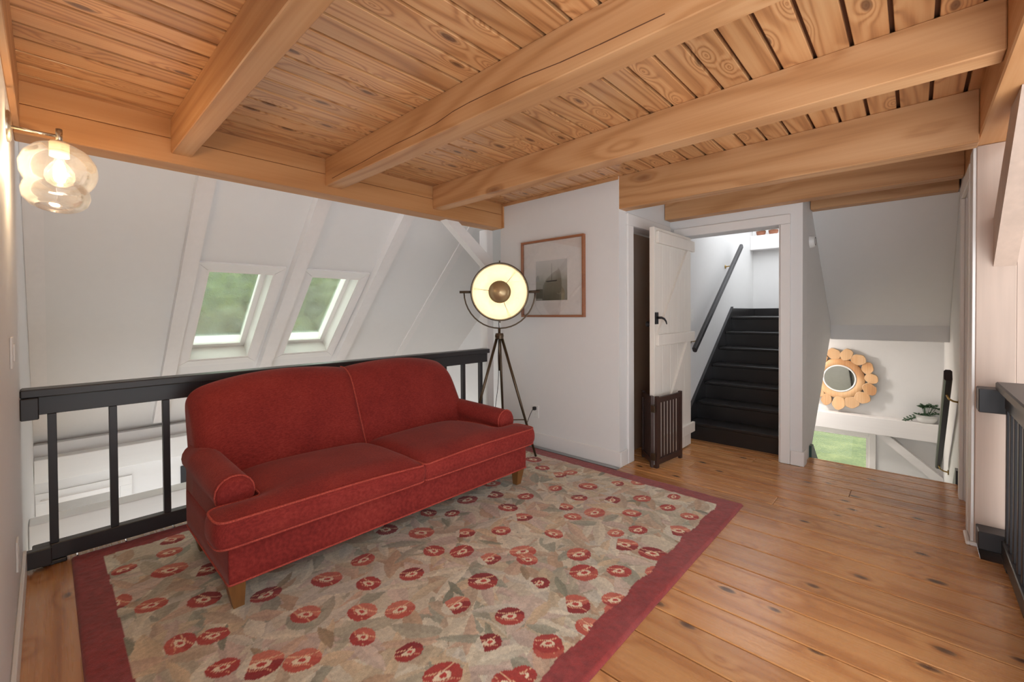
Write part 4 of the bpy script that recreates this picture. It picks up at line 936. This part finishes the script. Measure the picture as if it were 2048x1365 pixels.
obj('glass', MB().box(X1-0.022, X1-0.020, PY0+fw_, PY1-fw_, PZ0+fw_, PZ1-fw_), 'artglass', pf)

# ------------------------------------------------------------------ folding pet gate
pg = thing('pet_gate', 'dark wooden folding pet gate standing by the open white door', 'pet gate', (3.43, 1.59, 0))
def gate_panel(p0, p1, nslat):
    a = Vector((p0[0], p0[1], 0)); b = Vector((p1[0], p1[1], 0)); d_ = (b-a); ln = d_.length; d_.normalize(); s_ = Vector((-d_.y, d_.x, 0)); th = 0.011
    def bar(u0, u1, z0, z1, t=th):
        q = [a+d_*u0-s_*t, a+d_*u1-s_*t, a+d_*u1+s_*t, a+d_*u0+s_*t]
        return MB().hexa([(p.x, p.y, z0) for p in q]+[(p.x, p.y, z1) for p in q])
    g = 0.012
    for u0 in (g, ln-g-0.034): obj('stile', bar(u0, u0+0.034, 0.002, 0.60), 'gate', pg)
    obj('rail', bar(g+0.034, ln-g-0.034, 0.545, 0.59), 'gate', pg); obj('rail', bar(g+0.034, ln-g-0.034, 0.03, 0.075), 'gate', pg)
    iw = ln-2*g-0.068
    for i in range(nslat):
        u = g+0.034+iw*(i+0.5)/nslat; obj('slat', bar(u-0.0105, u+0.0105, 0.0755, 0.5445, 0.004), 'gate', pg)
gate_panel((3.425, 1.572), (3.86, 1.522), 7)
gate_panel((3.425, 1.592), (3.66, 1.80), 7)
for z in (0.10, 0.50): obj('hinge', MB().box(3.405, 3.428, 1.568, 1.60, z-0.028, z+0.028, 0.002).tube([(3.412, 1.582, z-0.032), (3.412, 1.582, z+0.032)], 0.006, 8), 'metal_dark', pg)

# ------------------------------------------------------------------ outdoors
k = NT('lawn_grass'); v = k.coords(); n_a = k.noise(v, 1.5, 5); n_b = k.noise(v, 22.0, 4)
k.bsdf(k.ramp(k.math('ADD', k.math('MULTIPLY', n_a, 0.5), k.math('MULTIPLY', n_b, 0.5)), [(0.35, s2l((60, 70, 30))), (0.5, s2l((80, 88, 42))), (0.65, s2l((106, 108, 60)))]), 0.9)
gbm = MB().box(7.2, 60, -40, 60, -3.0, -2.7).box(-60, 7.2, 6.2, 60, -3.0, -2.7)
tag(obj('lawn', gbm, k.m), 'green mown lawn outside the windows', 'lawn', None, 'stuff')
k = NT('tree_foliage'); v = k.coords(); n_a = k.noise(v, 2.5, 6, 0.65)
k.bsdf(k.ramp(n_a, [(0.35, s2l((48, 58, 32))), (0.5, s2l((74, 86, 48))), (0.7, s2l((104, 114, 70)))]), 0.9, k.bump(n_a, 1.0, 0.2)); M['foliage'] = k.m
M['trunk'] = plain('tree_bark', (86, 72, 60), 0.9)
rg = random.Random(9)
for i, (tx, ty, hh) in enumerate(((5.3, 15.5, 7.5), (8.0, 23.5, 8.5), (13.2, 16.5, 8.0), (-1.6, 16.5, 8.0), (16.2, 24.5, 7.5), (0.9, 24.5, 8.0))):
    t = thing('tree', ['broad leafy tree seen through both skylights', 'leafy tree standing behind the broad tree of the skylight views', 'leafy tree right of the skylight views', 'leafy tree beyond the skylights on the sconce side', 'farthest leafy tree beyond the lawn on the lamp side', 'leafy tree of the second row left of the broad tree'][i], 'tree', (tx, ty, -2.699), 'trees beyond the skylights')
    obj('trunk', MB().tube([(tx, ty, -2.699), (tx, ty, -2.5), (tx, ty, -2.3), (tx+0.1, ty, 0), (tx, ty, hh*0.4)], [0.28, 0.26, 0.25, 0.2, 0.1], 10), 'trunk', t, True)
    cr = MB()
    for j in range(20):
        c = Vector((tx+rg.uniform(-1.7, 1.7), ty+rg.uniform(-1.4, 1.6), rg.uniform(-0.9, hh*0.62)))
        bm = bmesh.new(); bmesh.ops.create_icosphere(bm, subdivisions=3, radius=rg.uniform(1.1, 1.5))
        for vv in bm.verts:
            n_ = vv.co.normalized(); f_ = 1+0.10*math.sin(n_.x*9+j)*math.sin(n_.y*8+2*j)+0.08*math.sin(n_.z*13+j)*math.sin(n_.x*17); vv.co = c+vv.co*f_
        cr.bm(bm)
    obj('crown', cr, 'foliage', t, True)
